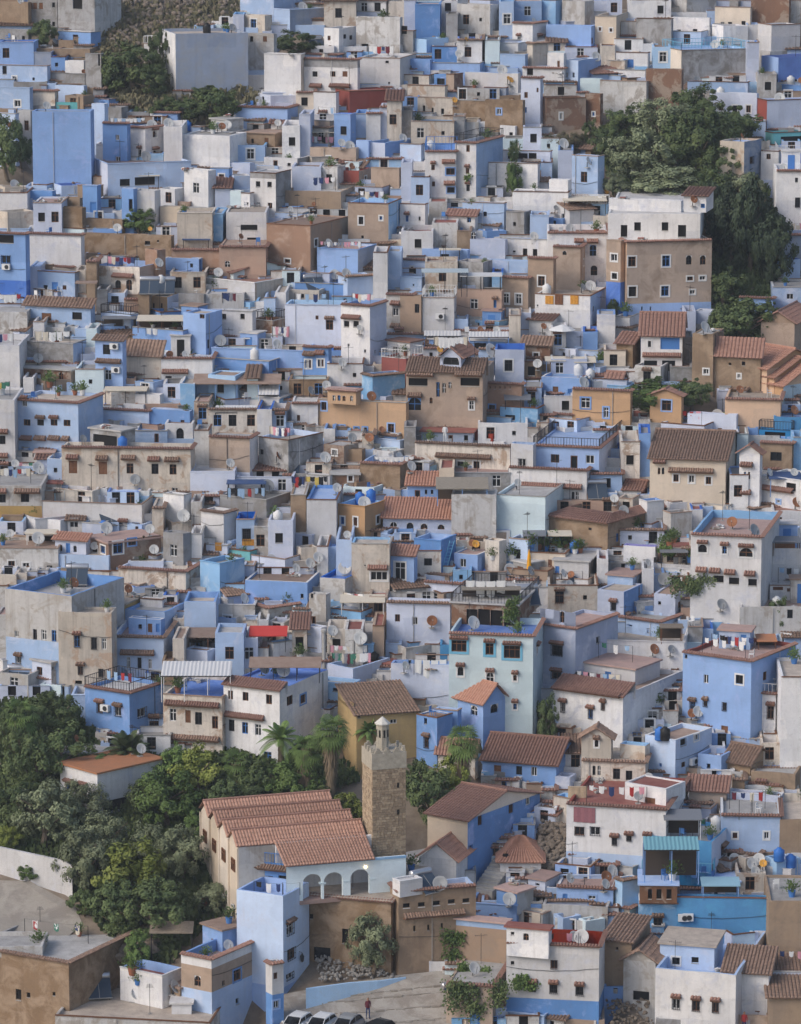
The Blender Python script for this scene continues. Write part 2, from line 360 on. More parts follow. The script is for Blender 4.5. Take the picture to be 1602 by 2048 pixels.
# ---------------------------------------------------------------- houses
HOUSES = []
def house(line):
    add = line.startswith('+'); parts = [p.strip() for p in line.lstrip('+').split(';')] + ['', '']
    tk = parts[0].split(); tk = tk[1:]+[tk[0]] if tk[0][0] == 'f' else tk; x0, xc, x1, yt, yb = map(float, tk[:5]); cc = tk[5]; opt = {}
    for t in tk[6:]: opt[t[0]] = t[1:]
    prev = (HOUSES[-1] if line.startswith('++') else next(h for h in reversed(HOUSES) if not h['add'])) if add else None
    if add:
        if 'f' in opt: P0 = at_y(xc, yb, prev['P0'].y + float(opt['f'] or 0))
        else: P0 = at_z(xc, yb, prev['roofz'])
        P0.z = prev['roofz']
    else:
        P0 = on_ground(xc, yb)
    ztop = at_y(xc, yt, P0.y).z
    sc = scale_at(Vector((P0.x, P0.y, ztop))); wl, wr = xc-x0, x1-xc
    single = wl < 3 or wr < 3
    if 'a' in opt: th = R(float(opt['a']))
    elif single: th = R(random.uniform(1, 3)) if wr < 3 else R(90-random.uniform(1, 3))
    else: th = R(14 + 62*wr/(wl+wr))
    eL = Vector((-math.cos(th), math.sin(th), 0)); eR = Vector((math.sin(th), math.cos(th), 0))
    D0 = P0.y*CP + (CAMH-ztop)*SP
    def span(px, e):
        k = (px-801)/FPX; return (k*D0 - P0.x)/(e.x - k*e.y*CP)
    dep = float(opt.get('d', 0)) or (4 if add else 7.5)
    L1 = span(x0, eL) if wl >= 3 else dep
    L2 = span(x1, eR) if wr >= 3 else dep
    if 'd' in opt:
        if wl >= wr: L2 = dep
        else: L1 = dep
    L1 = max(1.0, min(L1, 45)); L2 = max(1.0, min(L2, 45))
    zt = ztop-P0.z
    z0 = -.02 if add else -6.0
    kids = []
    if add: root = prev['root']; off = P0-Vector(root.location)
    else:
        wd = PL[cc][0]; root = thing('house', None, 'house', P0, anchor=((x0+x1)/2, (yt+yb)/2)); off = Vector((0, 0, 0))
    lo = opt.get('x'); hi = opt.get('M')
    main = coat(cc)
    if lo: q = lo.split(','); lo = (at_y(xc, float(q[1]), P0.y).z-P0.z, coat(q[0]))
    if hi: q = hi.split(','); hi = (at_y(xc, float(q[1]), P0.y).z-P0.z, coat(q[0]))
    bands = Bands(main, lo, hi); bandL = Bands(coat(opt['L']), lo) if 'L' in opt else bands; bandR = Bands(coat(opt['E']), lo) if 'E' in opt else bands
    gab = 'g' in opt or 'G' in opt or 's' in opt
    par = 0 if gab else float(opt.get('p', .55 if not add else .25))
    # windows
    holesL, holesR, wins = [], [], []
    mainface = 'L' if wl >= wr else 'R'
    for tkn in parts[1].split():
        kind = tkn[0]; fm = None; s_ = tkn[1:]
        if s_[0] in FR: fm = s_[0]; s_ = s_[1:]
        a = [float(q) for q in s_.split(',')]; px, py = a[0], a[1]
        face = ('L' if px < xc else 'R') if not single else mainface
        e, nrm, L = (eL, Vector((-eR.x, -eR.y, 0)), L1) if face == 'L' else (eR, Vector((-eL.x, -eL.y, 0)), L2)
        k = (px-801)/FPX; zg = zt*.5+P0.z
        for _ in range(3):
            DD = P0.y*CP + (CAMH-zg)*SP; u = (k*DD - P0.x)/(e.x - k*e.y*CP); q = P0+e*u; zg = at_y(px, py, q.y).z
        z = zg-P0.z; ca = max(.35, abs(e.x))
        kd = kind if kind not in 'tT' else 'g' if sc > 22 else 'w'
        dw, dh = {'s': (.35, .4), 'd': (.85, 1.9), 'D': (.85, 1.9), 'a': (.7, 1.2), 'm': (.6, .9), 'M': (.6, 1.0), 'l': (.9, .4), 'c': (2, .4), 'x': (.8, .55), 'b': (.7, .9)}.get(kind, (.75, 1.1))
        if len(a) > 2: dw = a[2]/sc/ca
        if len(a) > 3: dh = a[3]/sc
        dw = min(dw, L-.3)
        u = min(max(u, dw/2+.12), L-dw/2-.12)
        if fm is None: fm = random.choice('wwkkikib') if kd != 'W' else 'k'
        if kind == 'W': fm = 'k'
        if kind in 'tTmMWcg' : pass
        H = (u-dw/2, u+dw/2, z-dh/2, z+dh/2)
        hl = holesL if face == 'L' else holesR
        if kind not in 'cx':
            if any(not (H[1] < h[0]-.02 or H[0] > h[1]+.02 or H[3] < h[2]-.02 or H[2] > h[3]+.02) for h in hl): continue
            hl.append(H)
        wins.append((kind, kd, fm, u, z, dw, dh, e, nrm, face))
    # wall
    mb = MB(); nL, nR = -eR, -eL
    # left face runs from PL to P0 when seen from outside; mirror u accordingly
    rl = root.location; ox, oy = rl.x, rl.y
    Z = Vector((0, 0, 0)) + off; PLp, PRp, PB = off+eL*L1, off+eR*L2, off+eL*L1+eR*L2
    zo = off.z
    hz = lambda hs: [(h[0], h[1], h[2]+zo, h[3]+zo) for h in hs]
    sh = lambda bd: type('B', (), dict(breaks=[b+zo for b in bd.breaks], __call__=lambda s, z: bd(z-zo)))()
    facade(mb, Z, eL, nL, L1, z0+zo, zt+zo, hz(holesL), sh(bandL), ox, oy)
    facade(mb, Z, eR, nR, L2, z0+zo, zt+zo, hz(holesR), sh(bandR), ox, oy)
    facade(mb, PLp, eR, nR*-1, L2, z0+zo, zt+zo, [], sh(bandR), ox, oy); facade(mb, PRp, eL, nL*-1, L1, z0+zo, zt+zo, [], sh(bandL), ox, oy)
    T = .2; ic = coat(opt['i']) if opt.get('i') else main
    zf = zt-par; rimm = ic if 'i' in opt else WHITE if cc in 'bwlpaq' and random.random() < .4 else main
    if par > .05:
        a0, a1 = off+eL*T+eR*T, off+eL*(L1-T)+eR*T; a2, a3 = off+eL*(L1-T)+eR*(L2-T), off+eL*T+eR*(L2-T)
        up = lambda p, z: (p.x, p.y, z+zo); o = [off+eL*0, PLp, PB, PRp]; inn = [a0, a1, a2, a3]
        for i in range(4):
            j = (i+1) % 4
            nseg = max(1, int((o[j]-o[i]).length/1.1)); wz = lambda p: (p.x, p.y, zt+zo+wob(p.x+ox, p.y+oy))
            for q in range(nseg):
                oa, ob, ia, ib = o[i].lerp(o[j], q/nseg), o[i].lerp(o[j], (q+1)/nseg), inn[i].lerp(inn[j], q/nseg), inn[i].lerp(inn[j], (q+1)/nseg)
                ha_, hb_ = wob(oa.x+ox, oa.y+oy), wob(ob.x+ox, ob.y+oy); hh = lambda p, w_: (p.x, p.y, zt+zo+w_)
                mb.quad(up(ia, zf-.1), up(ib, zf-.1), hh(ib, hb_), hh(ia, ha_), ic); mb.quad(hh(oa, ha_), hh(ob, hb_), hh(ib, hb_), hh(ia, ha_), rimm)
    wall = link('wall', mb.mesh('wall'), root); collect(mb, root.location)
    rc = opt.get('r') or random.choice('ggwcpk' if cc not in 'bpal' else 'ggwcpb')
    # roof
    if gab:
        key = 'g' if 'g' in opt else 'G' if 'G' in opt else 's'
        rise = float(opt[key] or (1.3 if key != 's' else .9)); tm = TILES.get(rc, TILE); rb = MB(); ov = .3
        # g: ridge parallel to the wider visible face, G: gable end on the wider visible face, s: single slope falling to the wider face
        main_is_L = (wl >= wr) ^ (key == 'G')
        e1, e2, A1, A2 = (eL, eR, L1, L2) if main_is_L else (eR, eL, L2, L1)
        P = lambda u, v, z: tuple(off + e1*u + e2*v + Vector((0, 0, z)))
        pit = .27 if sc > 21 else .34
        if key == 's':
            tiles(rb, P(-ov, -ov, zt-.05), P(A1+ov, -ov, zt-.05), P(A1+ov, A2, zt+rise), P(-ov, A2, zt+rise), tm, pit)
            wb = MB()
            for u in (0, A1): wb.poly([P(u, 0, zt), P(u, A2, zt), P(u, A2, zt+rise)], main)
            wb.quad(P(0, A2, zt), P(A1, A2, zt), P(A1, A2, zt+rise), P(0, A2, zt+rise), main)
            link('back_wall', wb.mesh('back_wall'), root, kind='stuff')
        elif 'H' in opt:
            i_ = min(A2/2, A1/2)*.9
            tiles(rb, P(-ov, -ov, zt-.05), P(A1+ov, -ov, zt-.05), P(A1-i_, A2/2, zt+rise), P(i_, A2/2, zt+rise), tm, pit)
            tiles(rb, P(A1+ov, A2+ov, zt-.05), P(-ov, A2+ov, zt-.05), P(i_, A2/2, zt+rise), P(A1-i_, A2/2, zt+rise), tm, pit)
            tiles(rb, P(-ov, A2+ov, zt-.05), P(-ov, -ov, zt-.05), P(i_, A2/2-.01, zt+rise), P(i_, A2/2, zt+rise), tm, pit)
            tiles(rb, P(A1+ov, -ov, zt-.05), P(A1+ov, A2+ov, zt-.05), P(A1-i_, A2/2, zt+rise), P(A1-i_, A2/2-.01, zt+rise), tm, pit)
        else:
            tiles(rb, P(-ov, -ov, zt-.1), P(A1+ov, -ov, zt-.1), P(A1+ov, A2/2, zt+rise), P(-ov, A2/2, zt+rise), tm, pit)
            tiles(rb, P(A1+ov, A2+ov, zt-.1), P(-ov, A2+ov, zt-.1), P(-ov, A2/2, zt+rise), P(A1+ov, A2/2, zt+rise), tm, pit)
            rb.bar(P(-ov, A2/2, zt+rise+.08), P(A1+ov, A2/2, zt+rise+.08), .12, tm, 6)
            for u in (0, A1):
                wb = MB(); wb.poly([P(u, 0, zt), P(u, A2, zt), P(u, A2/2, zt+rise)], main if 'L' not in opt else coat(opt['L']))
                link('gable_wall', wb.mesh('gable_wall'), root); collect(wb, root.location)
        link('roof', rb.mesh('roof'), root, kind='stuff'); collect(rb, root.location)
        roofz = P0.z+zt
    else:
        rb = MB(); ov = .0 if par > .05 else .18; q0, q1 = (T, -T) if par > .05 else (-ov, ov)
        c = [off+eL*q0+eR*q0, off+eL*(L1+q1)+eR*q0, off+eL*(L1+q1)+eR*(L2+q1), off+eL*q0+eR*(L2+q1)]
        za, zb_ = (zf-.15, zf) if par > .05 else (zt, zt+.14)
        lo4 = [(p.x, p.y, za+zo) for p in c]; hi4 = [(p.x, p.y, zb_+zo) for p in c]; rm = roofmat(rc) if rc in RF else TILE
        rb.poly(hi4[::-1], rm); rb.poly(lo4, rm)
        for i in range(4): j = (i+1) % 4; rb.quad(lo4[i], lo4[j], hi4[j], hi4[i], rm)
        link('roof', rb.mesh('roof'), root); collect(rb, root.location)
        roofz = P0.z+zb_
        if 'k' in opt or 'K' in opt:
            tm = TILEOLD if 'k' in opt else TILE; cb = MB()
            for O_, e_, n_, L_ in ((Z, eL, nL, L1), (Z, eR, nR, L2)):
                s0 = O_-e_*.12; s1 = O_+e_*L_; k1 = Vector((0, 0, zt))
                tiles(cb, s0+n_*.22+k1+Vector((0,0,-.06)), s1+n_*.22+k1+Vector((0,0,-.06)), s1-n_*.12+k1+Vector((0,0,.1)), s0-n_*.12+k1+Vector((0,0,.1)), tm, .24, .4)
            link('coping', cb.mesh('coping'), root, kind='stuff')
        elif 'Z' in opt:
            cb = MB(); k1 = Vector((0, 0, zt)); wv = 1.5; lp = [off, PLp, PB, PRp]; cen = off+(eL*L1+eR*L2)/2
            lo_ = [p+(p-cen).normalized()*.45+k1 for p in lp]; hi_ = [p+(cen-p).normalized()*wv*1.5+k1+Vector((0, 0, .55)) for p in lp]
            for i in range(4): j = (i+1) % 4; tiles(cb, lo_[j], lo_[i], hi_[i], hi_[j], TILE, .3, .45); cb.quad(hi_[i], hi_[j], hi_[j]-Vector((0,0,.6)), hi_[i]-Vector((0,0,.6)), main)
            link('roof_tiles', cb.mesh('roof_tiles'), root, kind='stuff')
        elif random.random() < .45 and not add and par > .05:
            cb = MB(); cm = random.choice([CONC, WOOD, roofmat('k'), main])
            for O_, e_, n_, L_ in ((Z, eL, nL, L1), (Z, eR, nR, L2)):
                M = Matrix.Translation(O_) @ Matrix(((e_.x, n_.x, 0, 0), (e_.y, n_.y, 0, 0), (0, 0, 1, 0), (0, 0, 0, 1)))
                cb.box(-.06 if e_ is eL else .07, L_, -.1, .07, zt-.005, zt+.07, cm, M)
            link('coping', cb.mesh('coping'), root)
        if 'F' in opt:       # tiled apron along the top of the wider face
            fd = float(opt['F'] or 1.5); e_, n_, L_ = (eL, -eR, L1) if wl >= wr else (eR, -eL, L2); k1 = Vector((0, 0, zt)); A_, B_ = off+e_*-.2, off+e_*(L_+.1); fb = MB()
            tiles(fb, A_+n_*.3+k1+Vector((0,0,-.08)), B_+n_*.3+k1+Vector((0,0,-.08)), B_-n_*fd+k1+Vector((0,0,fd*.42)), A_-n_*fd+k1+Vector((0,0,fd*.42)), TILES['Q' if cc != 'w' else 'T'], .27)
            fb.quad(B_-n_*fd+k1+Vector((0,0,fd*.42)), A_-n_*fd+k1+Vector((0,0,fd*.42)), A_-n_*fd+k1-Vector((0,0,.6)), B_-n_*fd+k1-Vector((0,0,.6)), main)
            link('tiled_apron', fb.mesh('tiled_apron'), root, kind='stuff')
        if 'R' in opt:
            cb = MB(); mt = FR.get(opt['R'], IRON)
            for O_, e_, L_ in ((off, eL, L1), (off, eR, L2), (PLp, eR, L2), (PRp, eL, L1)):
                n_ = max(2, int(L_/(.28 if sc > 20 else .4)))
                for i in range(n_+1):
                    p = O_+e_*(L_*i/n_)*.985+Vector((0, 0, zt)); cb.bar(p, p+Vector((0, 0, .85)), .022 if i % 6 else .05, mt)
                for z in (.06, .85): cb.bar(O_+Vector((0, 0, zt+z)), O_+e_*L_+Vector((0, 0, zt+z)), .035, mt)
            link('railing', cb.mesh('railing'), root)
    # windows as parts
    for kind, kd, fm, u, z, dw, dh, e, nrm, face in wins:
        pos = off + e*u + Vector((0, 0, z)); rz = math.atan2(-nrm.x*-1, -nrm.y) if False else math.atan2(nrm.x, -nrm.y)
        tm = random.choice([TILE, TILEOLD, TILEOLD]) if cc not in 'wq' else TILE
        if kind == 'c': tile_strip('tile_canopy', dw, .5, .3, tm, root, pos+nrm*.0, rz); continue
        if kind == 'x':
            key = 'ac'
            if key not in MATS:
                a_ = MB(); a_.box(-.42, .42, -.38, -.06, -.28, .28, WHITE); a_.lathe([(.0, .0), (.2, .0), (.22, .02)], IRON, 10, Matrix.Translation((.1, -.39, 0)) @ Matrix.Rotation(R(90), 4, 'X')); a_.box(-.4, -.34, -.3, 0, -.34, -.28, IRON); a_.box(.34, .4, -.3, 0, -.34, -.28, IRON)
                MATS[key] = a_.mesh('air_conditioner')
            link('air_conditioner', MATS[key], root, pos, rz); continue
        ms = window_mesh(kd if kd != 'T' else 'w', dw, dh, fm)
        wname = 'door' if kd in 'dD' else 'window'
        wo = link(wname, ms[0][1], root, pos, rz)
        for nm, me in ms[1:]:
            if nm == 'surround' and face == 'X': continue
            link(nm, me, wo)
        if kind in 'tTmMW' and 'N' not in opt and (kind != 'T' or random.random() < .75):
            tile_strip('tile_canopy', dw+.3, .32, .17, tm, root, pos+Vector((0, 0, dh/2+.18)), rz)
    nw = sum(1 for q in wins if q[0] not in 'cx')
    rec = dict(root=root, P0=P0, roofz=roofz, L1=L1, L2=L2, eL=eL, eR=eR, sc=sc, gab=gab, cc=cc, nw=nw, rc=rc, note=parts[2], opt=opt, add=add, px=((x0+x1)/2, (yt+yb)/2), box=(x0, yt, x1, yb), zt=zt, par=par)
    HOUSES.append(rec); return rec
GARDENS = [[(-10,1880),(600,1880),(600,2060),(-10,2060)],[(-300,1385),(170,1385),(200,1500),(330,1500),(640,1430),(730,1480),(730,1600),(860,1590),(860,1960),(600,1960),(470,1940),(330,1960),(230,1920),(-300,1860)],
 [(500,1430),(730,1430),(730,1640),(500,1640)], [(800,1480),(965,1480),(960,1600),(860,1660),(800,1640)], [(1075,1390),(1110,1390),(1110,1490),(1075,1490)],
 [(1080,262),(1200,212),(1360,180),(1420,200),(1520,300),(1560,560),(1540,700),(1430,700),(1425,395),(1210,410),(1190,300)],
 [(190,-10),(480,-10),(480,20),(350,70),(345,190),(520,150),(525,195),(480,255),(330,240),(205,190)], [(0,262),(62,262),(62,372),(0,372)], [(545,60),(645,60),(645,108),(545,108)],
 [(245,418),(325,418),(325,466),(245,466)], [(58,35),(118,35),(118,92),(58,92)], [(1008,290),(1048,290),(1048,392),(1008,392)], [(560,1900),(900,1940),(905,2060),(560,2060)],
 [(1205,1985),(1312,1985),(1312,2060),(1205,2060)], [(950,1700),(1015,1700),(1015,1800),(950,1800)], [(1070,1640),(1140,1640),(1140,1750),(1070,1750)], [(1240,780),(1440,760),(1440,830),(1240,830)], [(1530,1190),(1585,1190),(1585,1265),(1530,1265)], [(-300,1640),(160,1640),(190,1880),(-300,1900)]]
def inpoly(pts, x, y):
    r = False; j = len(pts)-1
    for i in range(len(pts)):
        if (pts[i][1] > y) != (pts[j][1] > y) and x < (pts[j][0]-pts[i][0])*(y-pts[i][1])/(pts[j][1]-pts[i][1])+pts[i][0]: r = not r
        j = i
    return r
# ---------------------------------------------------------------- ground
GROUND = mottled('dry_earth', (.13,.10,.075), (.25,.205,.16), .35, bump=.6)
def make_ground():
    mb = MB(); X, Y = [], []
    x = -90
    while x <= 90: X.append(x); x += 3
    y = 60
    while y < 760: Y.append(y); y += 3 if 280 < y < 560 else 12
    from mathutils import noise
    vs = []
    for yy in Y:
        for xx in X:
            xe = xx if abs(xx) < 88 else xx*8
            z = ground_z(yy) + noise.noise(Vector((xx*.06, yy*.06, 0)))*.5 - .25
            if 285 < yy < 520 and not any(inpoly(g, *pix((xx, yy, ground_z(yy)))) for g in GARDENS[1:]): z -= 3.2
            if yy > 560: z = ground_z(yy) + (yy-560)*.12
            vs.append((xe, yy, z))
    me = bpy.data.meshes.new('ground'); nx = len(X)
    me.from_pydata(vs, [], [(j*nx+i, j*nx+i+1, (j+1)*nx+i+1, (j+1)*nx+i) for j in range(len(Y)-1) for i in range(nx-1)])
    me.materials.append(GROUND); me.polygons.foreach_set('use_smooth', [True]*len(me.polygons)); me.update()
    link('ground', me, kind='structure')
    i0 = len(BV); BV.extend(Vector(v) for v in vs); BF.extend(tuple(i0+q for q in p.vertices) for p in me.polygons)
make_ground()
